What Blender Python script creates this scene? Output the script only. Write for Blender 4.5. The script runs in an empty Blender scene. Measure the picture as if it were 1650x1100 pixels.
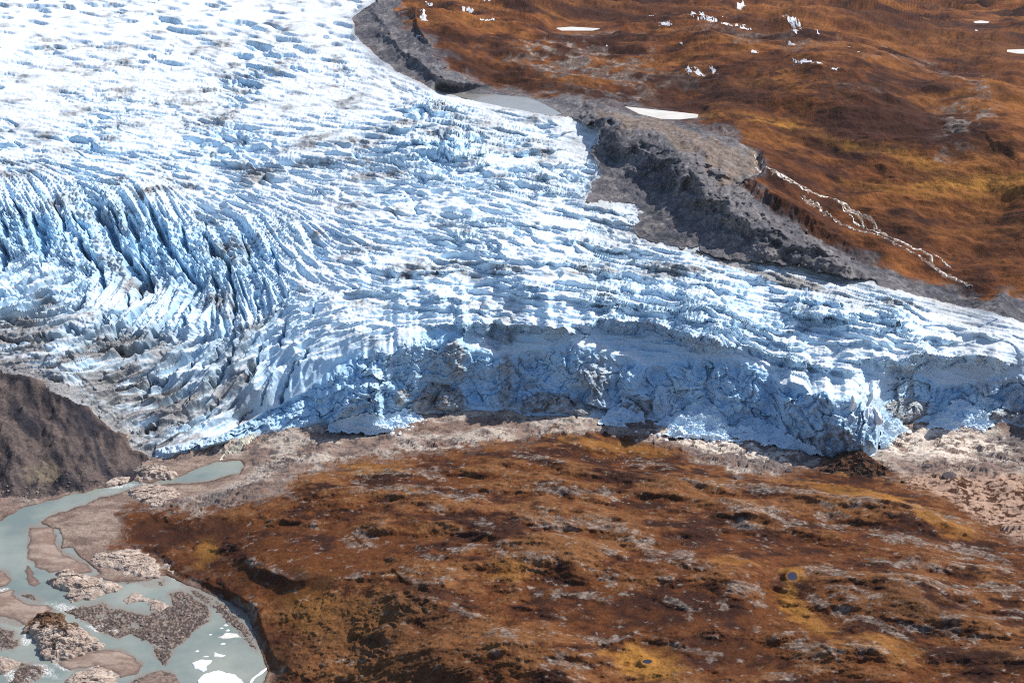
import bpy, math, random
import numpy as np
from mathutils import Vector

random.seed(7)
RNG = np.random.default_rng(11)
SC = bpy.context.scene
COL = SC.collection
F4 = np.float32

# ------------------------------------------------------------------ camera model (metres, photo pixels)
H_CAM = 500.0
PITCH = math.radians(22.0)
FPX = 550.0 / math.tan(math.radians(15.0))
SP, CP = math.sin(PITCH), math.cos(PITCH)
HAZE = .000009
DU, DV = 1.2, 1.0
U0, U1, V0, V1 = -420.0, 2120.0, -180.0, 1380.0
us = np.arange(U0, U1 + .01, DU)
vs = np.arange(V0, V1 + .01, DV)
NU, NV = len(us), len(vs)
UU, VV = np.meshgrid(us.astype(F4), vs.astype(F4))


def ray(u, v):
    q = (v - 550.0) / FPX
    return (u - 825.0) / FPX, CP - SP * q, -(SP + CP * q)


def at_height(u, v, e):
    dx, dy, dz = ray(u, v)
    t = (H_CAM - e) / (-dz)
    return t * dx, t * dy


# ------------------------------------------------------------------ noise
TAB = RNG.random((512, 512)).astype(F4)


def vn(x, y, seed=0):
    x = np.asarray(x, F4) + F4(seed * 37.31 + 100.0)
    y = np.asarray(y, F4) + F4(seed * 19.77 + 300.0)
    xf, yf = np.floor(x), np.floor(y)
    fx, fy = x - xf, y - yf
    fx = fx * fx * (3 - 2 * fx)
    fy = fy * fy * (3 - 2 * fy)
    xi = xf.astype(np.int32)
    yi = yf.astype(np.int32)
    x0, x1, y0, y1 = xi & 511, (xi + 1) & 511, yi & 511, (yi + 1) & 511
    a, b, c, d = TAB[y0, x0], TAB[y0, x1], TAB[y1, x0], TAB[y1, x1]
    a = a + (b - a) * fx
    c = c + (d - c) * fx
    return (a + (c - a) * fy) * 2 - 1


def fbm(x, y, octaves=4, gain=.5, seed=0):
    s, a, n = 0, 1.0, 0.0
    for o in range(octaves):
        f = 2.03 ** o
        cs, sn = math.cos(.6 * o), math.sin(.6 * o)
        s = s + a * vn((x * cs - y * sn) * f, (x * sn + y * cs) * f, seed + o * 3)
        n += a * a
        a *= gain
    return s / math.sqrt(n) * 1.9


def ridged(x, y, octaves=4, gain=.5, seed=0):
    s, a, n = 0, 1.0, 0.0
    for o in range(octaves):
        f = 2.03 ** o
        cs, sn = math.cos(.7 * o), math.sin(.7 * o)
        s = s + a * (1 - np.abs(vn((x * cs - y * sn) * f, (x * sn + y * cs) * f, seed + o * 3)) * 2)
        n += a
        a *= gain
    return s / n


def cells(x, y, seed=0, tilt=False):
    """distance to the nearest and second nearest jittered cell centre, and a value per cell"""
    x = np.asarray(x, F4)
    y = np.asarray(y, F4)
    xi, yi = np.floor(x).astype(np.int32), np.floor(y).astype(np.int32)
    d1 = np.full(x.shape, 9, F4)
    d2 = np.full(x.shape, 9, F4)
    val = np.zeros(x.shape, F4)
    ox, oy = np.zeros(x.shape, F4), np.zeros(x.shape, F4)
    for j in (-1, 0, 1):
        for i in (-1, 0, 1):
            cx, cy = xi + i, yi + j
            jx = TAB[(cy + seed) & 511, cx & 511]
            jy = TAB[(cy + seed + 77) & 511, (cx + 131) & 511]
            d = np.hypot(cx + jx - x, cy + jy - y)
            w = TAB[(cy + seed + 201) & 511, (cx + 53) & 511]
            near = d < d1
            d2 = np.where(near, d1, np.minimum(d2, d))
            val = np.where(near, w, val)
            if tilt:
                ox = np.where(near, (x - cx - jx) * (TAB[(cy + seed + 9) & 511, (cx + 301) & 511] - .5), ox)
                oy = np.where(near, (y - cy - jy) * (TAB[(cy + seed + 19) & 511, (cx + 401) & 511] - .5), oy)
            d1 = np.where(near, d, d1)
    if tilt:
        return d1, d2, val, ox, oy
    return d1, d2, val


def sstep(a, b, x):
    t = np.clip((x - a) / (b - a), 0, 1)
    return t * t * (3 - 2 * t)


# ------------------------------------------------------------------ coarse-field helpers
CS = 5.0
cu = np.arange(U0 - 40, U1 + 45, CS)
cv = np.arange(V0 - 40, V1 + 45, CS)
CU, CV = np.meshgrid(cu, cv)


def up(coarse, u=None, v=None):
    """bilinear lookup of a coarse field at pixel positions"""
    u = UU if u is None else u
    v = VV if v is None else v
    x = np.clip((u - cu[0]) / CS, 0, len(cu) - 1.001)
    y = np.clip((v - cv[0]) / CS, 0, len(cv) - 1.001)
    xi, yi = x.astype(np.int32), y.astype(np.int32)
    fx, fy = (x - xi).astype(F4), (y - yi).astype(F4)
    c = coarse.astype(F4)
    a = c[yi, xi] * (1 - fx) + c[yi, xi + 1] * fx
    b = c[yi + 1, xi] * (1 - fx) + c[yi + 1, xi + 1] * fx
    return a * (1 - fy) + b * fy


def sdf_px(poly, x=None, y=None):
    """signed distance (positive inside) to a polygon"""
    x = CU if x is None else x
    y = CV if y is None else y
    p = np.array(poly, float)
    d = np.full(x.shape, 1e9)
    inside = np.zeros(x.shape, bool)
    for (ax, ay), (bx, by) in zip(p, np.roll(p, -1, 0)):
        ex, ey = bx - ax, by - ay
        t = np.clip(((x - ax) * ex + (y - ay) * ey) / (ex * ex + ey * ey + 1e-9), 0, 1)
        d = np.minimum(d, (x - ax - t * ex) ** 2 + (y - ay - t * ey) ** 2)
        cond = ((ay > y) != (by > y))
        xs = ax + (y - ay) * ex / (ey if ey != 0 else 1e-9)
        inside ^= cond & (x < xs)
    d = np.sqrt(d)
    return np.where(inside, d, -d)


def line_d(pts, x=None, y=None):
    x = CU if x is None else x
    y = CV if y is None else y
    d = np.full(x.shape, 1e9)
    for (ax, ay), (bx, by) in zip(pts[:-1], pts[1:]):
        ex, ey = bx - ax, by - ay
        t = np.clip(((x - ax) * ex + (y - ay) * ey) / (ex * ex + ey * ey + 1e-9), 0, 1)
        d = np.minimum(d, (x - ax - t * ex) ** 2 + (y - ay - t * ey) ** 2)
    return np.sqrt(d)


def curve(pts, u):
    p = np.array(pts, float)
    return np.interp(u, p[:, 0], p[:, 1])


def tps(ctrl):
    c = np.array(ctrl, float)
    s = 400.0
    p = c[:, :2] / s
    n = len(p)
    r2 = ((p[:, None] - p[None]) ** 2).sum(-1)
    K = np.where(r2 > 0, .5 * r2 * np.log(r2 + 1e-12), 0) + np.eye(n) * .002
    P = np.c_[np.ones(n), p]
    A = np.block([[K, P], [P.T, np.zeros((3, 3))]])
    w = np.linalg.solve(A, np.r_[c[:, 2], np.zeros(3)])
    x, y = CU / s, CV / s
    out = w[n] + w[n + 1] * x + w[n + 2] * y
    for i in range(n):
        r2 = (x - p[i, 0]) ** 2 + (y - p[i, 1]) ** 2
        out += w[i] * .5 * r2 * np.log(r2 + 1e-12)
    return out


def idw(ctrl, k, power=3.0, squash=1.6):
    num, den = 0, 0
    for c in ctrl:
        w = 1.0 / (((CU - c[0]) ** 2 + (squash * (CV - c[1])) ** 2 + 900.0) ** (power / 2))
        num = num + w * c[k]
        den = den + w
    return num / den


# ------------------------------------------------------------------ 1. large shape of the land: heights read along the photo
ELEV = [
    # river flat
    (0, 830, 0), (120, 800, 0), (250, 775, 1), (390, 745, 2), (60, 920, 0), (200, 950, 0), (300, 960, 0), (400, 1060, 0),
    (100, 1050, 0), (200, 1100, 0), (-200, 900, 0), (-200, 1200, 0), (200, 1300, 0), (-300, 1330, 0), (180, 850, 2),
    # moraine lower left
    (0, 620, 50), (-150, 600, 60), (-300, 620, 60), (60, 690, 31), (0, 740, 18), (140, 720, 20), (190, 745, 6), (-200, 740, 25), (60, 780, 3),
    # snout and left glacier
    (100, 630, 46), (150, 655, 30), (230, 725, 5), (320, 712, 8), (420, 690, 8), (300, 650, 28), (420, 625, 40), (300, 580, 48), (150, 580, 52),
    (400, 520, 70), (500, 545, 74), (570, 535, 80), (440, 590, 54), (0, 520, 66), (200, 460, 82), (0, 400, 105), (300, 390, 100), (450, 420, 96), (100, 310, 128), (-300, 420, 110), (-300, 250, 150),
    # glacier
    (600, 500, 86), (900, 505, 88), (1150, 540, 82), (1400, 545, 76), (1650, 560, 66), (1950, 600, 60), (1000, 420, 104), (1250, 480, 86),
    (1500, 510, 76), (600, 300, 140), (300, 250, 142), (0, 200, 152), (400, 100, 182), (0, 0, 205), (500, 20, 205), (750, 230, 156), (900, 300, 135),
    (950, 230, 150), (750, 400, 112), (-300, 0, 215), (200, -180, 260), (-300, -180, 270),
    # cliff foot and bare strip
    (450, 700, 7), (560, 695, 6), (700, 672, 8), (850, 672, 8), (1000, 690, 6), (1150, 705, 4), (1300, 725, 3), (1400, 728, 3), (1500, 690, 3), (1650, 690, 3), (1950, 700, 3),
    (600, 715, 9), (800, 695, 14), (950, 700, 12), (1100, 720, 8), (1250, 735, 6), (1500, 725, 3), (1650, 730, 3), (500, 740, 8), (350, 790, 4), (1950, 770, 5),
    # brown foreground
    (300, 850, 10), (420, 850, 26), (500, 800, 24), (450, 950, 20), (500, 900, 34), (480, 1050, 12), (550, 1000, 22), (650, 880, 42), (600, 770, 22), (760, 760, 26), (700, 820, 36),
    (900, 720, 18), (900, 780, 32), (900, 880, 52), (800, 980, 48), (700, 1060, 40), (560, 1100, 18), (1000, 1060, 50), (1050, 930, 56), (1100, 800, 30), (1200, 900, 55),
    (1280, 935, 50), (1350, 1000, 60), (1450, 900, 50), (1300, 790, 20), (1450, 790, 14), (1550, 790, 8), (1600, 840, 14), (1650, 960, 48), (1500, 1080, 66), (1200, 1080, 58),
    (1650, 1090, 76), (1950, 1100, 90), (1950, 900, 30), (800, 1200, 55), (1200, 1330, 90), (600, 1300, 40), (1700, 1330, 110), (450, 1200, 6),
    # lateral moraine and lakes
    (610, 15, 212), (590, 45, 204), (660, 50, 212), (700, 95, 198), (660, 105, 190), (740, 140, 176), (800, 160, 168), (870, 170, 165), (900, 180, 165), (820, 140, 172), (950, 175, 168), (1010, 195, 167),
    (1000, 240, 152), (1010, 310, 132), (1100, 225, 168), (1150, 260, 158), (1100, 300, 140), (1200, 290, 149), (1050, 370, 116), (1200, 350, 130), (1180, 400, 111), (1300, 390, 109), (1350, 435, 92), (1450, 440, 92), (1550, 480, 79),
    (1620, 478, 93), (1700, 520, 70), (1950, 580, 62),
    # rust hills
    (720, 40, 214), (800, 90, 191), (900, 125, 180), (1000, 150, 172), (1065, 184, 165), (1120, 192, 165), (930, 47, 192), (1000, 70, 187), (850, 30, 205), (750, 0, 218), (1000, 10, 195),
    (1200, 170, 177), (1300, 190, 171), (1250, 100, 199), (1150, 60, 206), (1300, 30, 214), (1400, 60, 209), (1450, 120, 194), (1550, 160, 188), (1600, 130, 192), (1500, 230, 163), (1350, 260, 147), (1250, 230, 157),
    (1600, 300, 134), (1450, 330, 124), (1350, 330, 121), (1500, 420, 96), (1620, 400, 105), (1620, 450, 91), (1950, 300, 144), (1950, 450, 94), (1700, 200, 174), (1950, 150, 190),
    (1300, -10, 175), (1500, 20, 172), (1640, 75, 174), (1600, 30, 167), (1800, 60, 180), (1100, -20, 190), (900, -30, 200), (1400, -100, 195), (800, -180, 262), (1300, -180, 255), (1950, -100, 205), (1950, -180, 258),
]
E0c = tps(ELEV)

# ------------------------------------------------------------------ 2. regions
SNOUT = [(-520, 545), (0, 595), (40, 605), (85, 625), (110, 641), (135, 655), (170, 681), (200, 702), (215, 724), (240, 737), (290, 731), (340, 720), (400, 703), (430, 692)]
FRONT = [(430, 692), (480, 689), (520, 684), (560, 678), (600, 677), (650, 676), (700, 666), (760, 661), (830, 666), (900, 669), (960, 672), (1040, 677), (1100, 681), (1160, 686), (1210, 688), (1243, 693),
         (1262, 717), (1340, 736), (1380, 737), (1412, 729), (1420, 708), (1432, 690), (1470, 681), (1520, 676), (1600, 679), (1650, 684), (2200, 692)]
CREST = [(-400, 545), (240, 725), (300, 712), (360, 697), (400, 678), (440, 657), (480, 638), (510, 616), (540, 590), (580, 567), (620, 553), (660, 538), (700, 530), (740, 537), (760, 556), (800, 570), (840, 566), (880, 560),
         (925, 552), (970, 562), (1010, 576), (1045, 588), (1090, 581), (1150, 572), (1200, 580), (1235, 600), (1262, 621), (1310, 627), (1360, 641), (1395, 652), (1413, 643),
         (1424, 620), (1432, 603), (1450, 594), (1480, 602), (1510, 618), (1560, 614), (1600, 606), (1620, 600), (1660, 606), (1750, 600), (2200, 610)]
MARGIN = [(545, -220), (600, -60), (602, 0), (566, 30), (570, 55), (600, 85), (640, 115), (700, 146), (745, 154), (790, 167), (850, 180), (905, 189), (940, 201), (962, 206), (965, 228), (955, 255),
          (962, 290), (943, 320), (972, 331), (1010, 327), (1030, 345), (1022, 376), (1060, 391), (1130, 402), (1200, 424), (1240, 419), (1330, 440), (1450, 466), (1530, 488), (1600, 503), (1650, 517), (2200, 595)]
GLACIER = SNOUT + FRONT + MARGIN[::-1] + [(-520, -220)]
MORAINE_R = [(680, -220), (650, -40), (645, 0), (640, 15), (655, 45), (690, 70), (700, 95), (760, 130), (800, 147), (870, 155), (900, 155), (960, 165), (1010, 174), (1060, 190), (1120, 205), (1180, 225),
             (1212, 245), (1222, 280), (1195, 300), (1240, 340), (1300, 372), (1340, 402), (1400, 430), (1460, 445), (1530, 465), (1570, 485), (1600, 482), (1620, 474), (1650, 486), (2200, 570)]
LATERAL = MARGIN + MORAINE_R[::-1]
LEFT_MORAINE = SNOUT[:10] + [(222, 760), (215, 772), (190, 777), (130, 792), (60, 806), (0, 802), (-60, 830), (-520, 860)]
TUNDRA = [(432, 1100), (440, 1080), (428, 1055), (412, 1020), (400, 986), (370, 966), (330, 951), (285, 931), (270, 915), (252, 893), (210, 888), (170, 884), (195, 860), (190, 825), (205, 812), (260, 821), (330, 826),
          (400, 806), (450, 790), (480, 765), (540, 746), (600, 735), (680, 726), (740, 719), (800, 713), (860, 708), (900, 699), (960, 694), (1000, 704), (1060, 716), (1120, 736), (1200, 756), (1290, 761),
          (1320, 745), (1345, 728), (1400, 733), (1430, 752), (1450, 772), (1520, 800), (1570, 832), (1620, 862), (1650, 872), (2200, 960), (2200, 1440), (420, 1440), (425, 1180)]
BEYOND = [(1120, -220), (1120, -10), (1180, 4), (1240, 0), (1300, 14), (1400, 32), (1500, 62), (1600, 108), (1650, 134), (1800, 160), (2200, 200), (2200, -220)]

# water outlines (photo pixels)
RIVER = [(-520, 1000), (-520, 880), (-60, 845), (0, 838), (30, 818), (70, 809), (130, 793), (190, 779), (215, 772), (240, 776), (290, 768), (325, 752), (350, 742), (385, 740), (397, 748), (385, 765), (350, 772), (300, 781), (230, 783), (195, 793),
         (150, 808), (110, 822), (80, 832), (62, 842), (95, 850), (102, 868), (98, 884), (118, 880), (124, 893), (140, 905), (165, 925), (150, 930), (180, 935), (235, 935), (270, 925), (285, 932), (330, 953), (370, 968), (398, 988), (410, 1022), (426, 1058), (434, 1080),
         (420, 1110), (380, 1180), (380, 1440), (-520, 1440)]


def jit(a, lam, seed):
    """pixel jitter for a natural boundary"""
    return a * fbm(UU / lam, VV / (lam * .7), 4, .6, seed), a * .7 * fbm(UU / lam, VV / (lam * .7), 4, .6, seed + 50)


ju, jv = jit(3.2, 26.0, 1)
jg = .5 + 1.4 * (1 - sstep(200, 260, UU)) * sstep(560, 600, VV) + 1.3 * (1 - sstep(420, 480, VV)) * sstep(850, 930, UU)
sd_gl = up(sdf_px(GLACIER), UU + ju * jg, VV + jv * jg)
sd_lat = up(sdf_px(LATERAL), UU + ju * 1.5, VV + jv * 1.2)
sd_lm = up(sdf_px(LEFT_MORAINE), UU + ju, VV + jv)
sd_tu = up(sdf_px(TUNDRA), UU + ju * 1.6, VV + jv * 1.6)
sd_by = up(sdf_px(BEYOND))
sd_riv = up(sdf_px(RIVER), UU + ju * .5, VV + jv * .5)

G, LAT, LM, TU, OUT, HILL, BY = range(7)
REG = np.full(UU.shape, OUT, np.int8)
above = VV < curve([(-400, 500), (430, 560), (1400, 560), (1650, 600), (2000, 640)], UU)
REG[above] = HILL
REG[above & (sd_by > 0)] = BY
REG[sd_lat > 0] = LAT
REG[sd_tu > 0] = TU
REG[sd_lm > 0] = LM
REG[sd_gl > 0] = G

# ------------------------------------------------------------------ 3. base surface incl. ice cliff
E = up(E0c)
VB = curve(SNOUT[9:] + FRONT[1:], us)
VT = curve(CREST, us)
# ragged crest
VT = VT - (us > 430) * (3.0 * vn(us / 14, us * 0, 3) + 2.0 * vn(us / 6, us * 0, 4)) * 1.0
VT = VT - 9 * sstep(1255, 1275, us) * (1 - sstep(1412, 1418, us)) * (1 - np.abs(vn(us / 15, us * 0, 9)) * 2)
VT = np.minimum(VT, VB - 8)
colE_b = np.array([np.interp(VB[i], vs, E[:, i]) for i in range(NU)])
_, Yb = at_height(us, VB, colE_b)
setback = curve([(240, 6), (420, 16), (520, 26), (700, 19), (1000, 19), (1150, 19), (1260, 14), (1400, 8), (1440, 19), (2000, 19)], us)
Yt = Yb + setback
q = (VT - 550) / FPX
Et = H_CAM - Yt * (SP + CP * q) / (CP - SP * q)
k = np.ones(9) / 9
Et_s = np.convolve(np.pad(Et, 4, 'edge'), k, 'valid')
colE_t = np.array([np.interp(VT[i], vs, E[:, i]) for i in range(NU)])
on = sstep(240, 275, us)
d_up = np.maximum(VT[None] - VV, 0)
cor = on * (Et - colE_t)
cor_s = np.convolve(np.pad(cor, 20, 'edge'), np.ones(41) / 41, 'valid')
E = E + np.where(VV <= VT[None], cor_s * np.exp(-d_up / 55.0) + (cor - cor_s) * np.exp(-d_up / 7.0), 0)
S = (VV - VT[None]) / (VB - VT)[None]
in_cliff = (S > 0) & (S < 1) & (us[None] > 250)
# cliff wall described by its distance, with bulges and cracks
cz = (1 - S) * Et[None]
cx = UU * 0.55
bul = 5.5 * fbm(cx / 34, cz / 40, 4, .5, 20) + 2.2 * ridged(cx / 12, cz / 18, 3, .5, 25)
bul += 5.0 * sstep(.3, .9, vn(cx / 22, cz * 0, 31)) * (S < .6)
cwx, cwz = cx + 5 * fbm(cx / 18, cz / 18, 3, .5, 26), cz + 5 * fbm(cx / 18, cz / 18, 3, .5, 29)
c1, c2, cval1, tx1, ty1 = cells(cwx / 24, cwz / 19, 9, True)
e1, e2, eval1, tx2, ty2 = cells(cwx / 9, cwz / 8, 13, True)
f1, f2, fval1, tx3, ty3 = cells((cwx + .3 * cwz) / 3.6, cwz / 3.4, 17, True)
CRACK = np.maximum(1 - sstep(.01, .05, c2 - c1), .6 * (1 - sstep(.02, .08, e2 - e1)))
bul += 7.0 * (cval1 - .5) + 13 * tx1 + 14 * ty1 + 2.6 * (eval1 - .5) + 7 * tx2 + 8 * ty2 + .7 * (fval1 - .5) + 2.2 * tx3 + 2.4 * ty3 - 1.6 * CRACK
bul += 1.6 * ridged(cx / 4.5, cz / 26, 3, .55, 27) * sstep(.6, .2, S) + .6 * fbm(cx / 2.5, cz / 2.5, 3, .6, 28)
prof = S ** .9
cliffE_Y = Yt[None] + (Yb - Yt)[None] * prof - bul * np.clip(np.minimum(S * 6, (1 - S) * 5), 0, 1)
# named bulges on the wall: the leaning ice tower and the buttress nose, the domes of dirty basal ice
TOWER = [(522, 690), (528, 668), (545, 640), (560, 612), (574, 586), (590, 578), (612, 582), (624, 606), (622, 635), (632, 660), (636, 684), (600, 694)]
NOSE = [(1262, 640), (1285, 622), (1310, 622), (1360, 636), (1385, 640), (1398, 618), (1405, 640), (1414, 640), (1418, 660), (1416, 724), (1380, 740), (1330, 738), (1285, 722), (1265, 690)]
DOMES = [[(640, 676), (655, 650), (680, 628), (705, 613), (725, 614), (742, 630), (750, 655), (735, 664), (690, 672)], [(628, 650), (640, 628), (660, 624), (668, 640), (650, 658)],
         [(830, 664), (845, 640), (870, 626), (900, 628), (935, 640), (960, 660), (935, 672), (870, 670)],
         [(990, 655), (1010, 645), (1050, 640), (1060, 660), (1040, 680), (1015, 672)], [(1430, 690), (1420, 650), (1450, 640), (1500, 645), (1500, 665), (1470, 685)],
         [(1590, 680), (1600, 660), (1660, 655), (1700, 660), (1690, 685)]]
sd_tower = up(sdf_px(TOWER), UU + ju, VV + jv)
sd_nose = up(sdf_px(NOSE), UU + ju * .6, VV + jv * .6)
dome = np.zeros_like(UU)
for d_ in DOMES:
    dome = np.maximum(dome, up(sdf_px(d_), UU + ju * 1.2, VV + jv * 1.2))
t1, t2, tval, ttx, tty = cells(cwx / 8, cwz / 9, 21, True)
n1_, n2_, nval, ntx, nty = cells(cwx / 8, cwz / 26, 23, True)
cliffE_Y -= (7 * (tval - .5) + 12 * ttx + 12 * tty + 3 * ridged(cx / 7, cz / 7, 3, .6, 24) - 2) * sstep(0, 8, sd_tower)
cliffE_Y -= (7 * (nval - .5) + 12 * ntx) * sstep(0, 8, sd_nose)
CRACK = np.maximum(CRACK * (sd_tower < 0), .8 * (1 - sstep(.02, .14, t2 - t1)) * (sd_tower > 0))
cliffE_Y -= 20 * sstep(-2, 26, sd_tower) + 5 * sstep(0, 14, dome) + 7 * sstep(-2, 16, sd_nose)
cE = H_CAM - cliffE_Y * (SP + CP * (VV - 550) / FPX) / (CP - SP * (VV - 550) / FPX)
E = np.where(in_cliff, cE, E)

# scarps: low walls facing the valley, (crest line, wall height in px, fall-off behind in px)
SCARPS_ICE = [
    ([(690, 524), (740, 518), (800, 520), (860, 522), (905, 530), (935, 540)], 24, 30),
    ([(930, 522), (985, 514), (1040, 518), (1090, 530), (1140, 546), (1180, 560)], 26, 26),
    ([(1360, 578), (1400, 576), (1450, 582)], 14, 16),
    ([(1445, 582), (1490, 572), (1530, 576), (1570, 572), (1605, 576), (1625, 588)], 30, 16),
    ([(1200, 560), (1270, 578), (1330, 592), (1375, 598)], 14, 14),
    ([(1100, 506), (1190, 520), (1290, 540)], 10, 14),
    ([(1250, 492), (1320, 506), (1400, 514), (1460, 520)], 13, 16),
    ([(640, 490), (720, 494), (800, 500)], 9, 14),
    ([(695, 385), (737, 380), (803, 397)], 8, 12), ([(747, 402), (790, 403)], 6, 10), ([(903, 385), (943, 390), (980, 398), (1043, 407)], 9, 10), ([(557, 422), (600, 420)], 8, 10),
    ([(603, 432), (667, 437), (737, 433)], 10, 11), ([(623, 463), (660, 458), (693, 463)], 10, 10), ([(683, 478), (717, 477), (757, 485)], 11, 12), ([(783, 435), (833, 438)], 8, 10),
    ([(953, 443), (993, 442), (1033, 448)], 9, 10), ([(920, 485), (960, 483), (1000, 490), (1050, 503)], 10, 10), ([(827, 480), (857, 478)], 8, 10), ([(800, 458), (850, 460), (905, 466)], 9, 10),
    ([(1100, 453), (1140, 457), (1187, 467), (1210, 477)], 9, 9), ([(1177, 443), (1217, 450), (1267, 454), (1313, 466)], 8, 8), ([(1240, 477), (1287, 481), (1333, 485), (1367, 495)], 13, 10),
    ([(1267, 502), (1313, 507), (1367, 505), (1420, 511), (1460, 520)], 13, 10), ([(1333, 529), (1387, 528), (1433, 530), (1467, 532)], 10, 9), ([(1100, 485), (1150, 490), (1190, 503)], 10, 9),
    ([(1243, 519), (1287, 522), (1313, 532)], 9, 8), ([(1340, 552), (1400, 549), (1430, 560)], 10, 9), ([(1450, 549), (1500, 543), (1545, 549)], 9, 9), ([(1540, 536), (1580, 536), (1610, 545)], 7, 8), ([(1490, 525), (1530, 522), (1560, 530)], 6, 8),
    ([(560, 470), (600, 466), (640, 472)], 9, 10), ([(700, 415), (760, 418), (820, 420)], 7, 9), ([(850, 418), (900, 424), (960, 428)], 8, 9), ([(1020, 425), (1080, 432), (1130, 440)], 8, 8), ([(1000, 465), (1060, 470), (1110, 478)], 8, 8),
    ([(1020, 500), (1090, 505), (1150, 518)], 9, 8), ([(1150, 530), (1230, 545), (1300, 560)], 10, 9), ([(700, 360), (760, 358), (820, 365)], 6, 9), ([(840, 360), (890, 365), (950, 372)], 6, 8),
    ([(644, 176), (678, 169), (718, 182)], 8, 9), ([(617, 207), (661, 203), (712, 200)], 8, 9), ([(695, 213), (738, 220), (772, 223)], 9, 9), ([(611, 240), (668, 226), (718, 228), (759, 234)], 11, 9), ([(772, 203), (806, 202), (846, 215)], 8, 8),
    ([(819, 250), (860, 239), (905, 240)], 10, 9), ([(742, 268), (786, 264)], 9, 9), ([(843, 283), (877, 278), (900, 284)], 9, 9), ([(860, 312), (882, 306), (905, 311)], 10, 9), ([(772, 298), (806, 291), (846, 297)], 8, 9), ([(886, 216), (915, 213)], 7, 8), ([(640, 254), (700, 250), (760, 254)], 7, 8),
    ([(700, 240), (745, 244), (790, 243)], 8, 8), ([(930, 328), (975, 336), (1010, 344)], 8, 8), ([(960, 350), (1000, 357), (1020, 362)], 7, 7), ([(640, 285), (690, 282), (730, 288)], 7, 8), ([(870, 262), (915, 262)], 7, 8), ([(900, 336), (940, 345), (985, 352)], 7, 8),
    ([(820, 470), (900, 476), (1000, 490)], 9, 14),
]
SCARPS_LAND = [
    ([(396, 905), (425, 912), (450, 922), (470, 930), (500, 925)], 20, 26),
    ([(560, 926), (600, 930)], 10, 20),
    ([(632, 916), (655, 940), (690, 952), (730, 944)], 10, 30),
    ([(835, 738), (860, 742), (885, 746)], 10, 14), ([(1010, 746), (1040, 748), (1090, 760)], 14, 18),
    ([(930, 1020), (980, 1034), (1030, 1018)], 9, 20),
    ([(780, 890), (830, 900), (900, 905)], 10, 24), ([(1080, 905), (1150, 915)], 10, 20), ([(1300, 965), (1400, 1005), (1480, 1040)], 12, 26),
    ([(860, 830), (960, 850), (1060, 875)], 9, 24), ([(1170, 955), (1240, 975)], 9, 18), ([(1400, 900), (1500, 915), (1640, 920)], 9, 24),
    ([(1350, 1050), (1450, 1060)], 8, 20), ([(560, 790), (700, 792)], 6, 16), ([(1150, 820), (1300, 850)], 8, 20), ([(1500, 1010), (1640, 1000)], 10, 26),
    ([(900, 839), (950, 839), (990, 849), (1025, 864)], 8, 18), ([(995, 871), (1050, 884), (1095, 899), (1130, 914)], 10, 22), ([(1175, 821), (1220, 829)], 5, 14), ([(1315, 822), (1355, 829)], 5, 14), ([(1325, 846), (1380, 850)], 5, 12),
    ([(1135, 786), (1205, 794), (1275, 801), (1350, 814), (1415, 829)], 8, 18), ([(1410, 859), (1455, 864), (1525, 879), (1605, 894)], 9, 20), ([(1285, 914), (1325, 924), (1365, 944)], 8, 16), ([(1335, 959), (1375, 956), (1415, 974)], 11, 20),
    ([(1415, 934), (1465, 939), (1515, 951), (1575, 964)], 8, 18), ([(1155, 944), (1195, 941), (1235, 954)], 8, 16), ([(1245, 1029), (1290, 1022), (1325, 1044), (1345, 1064)], 9, 20), ([(1590, 960), (1650, 950), (1720, 955)], 8, 16), ([(1050, 929), (1085, 934)], 6, 12), ([(960, 929), (995, 934)], 6, 12),
    ([(685, 974), (725, 984), (770, 999)], 9, 20), ([(725, 889), (780, 884), (825, 886)], 8, 18), ([(565, 854), (585, 866), (600, 879)], 7, 16), ([(640, 800), (720, 805), (790, 800)], 6, 16), ([(860, 790), (930, 796), (1000, 806)], 7, 18), ([(560, 762), (640, 764), (720, 762)], 5, 14), ([(850, 950), (930, 955), (1000, 968)], 7, 20), ([(1060, 960), (1120, 980)], 7, 18), ([(880, 1075), (960, 1080)], 6, 16), ([(1090, 1040), (1170, 1060)], 7, 18),
    ([(1420, 1010), (1500, 1020), (1580, 1040)], 8, 20), ([(1440, 820), (1500, 832), (1560, 850)], 6, 14),
    ([(670, 25), (672, 45), (690, 62)], 26, 14),
]


CREST_ROCK = np.zeros(UU.shape, F4)
SC_WALL = np.zeros(UU.shape, F4)


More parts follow.
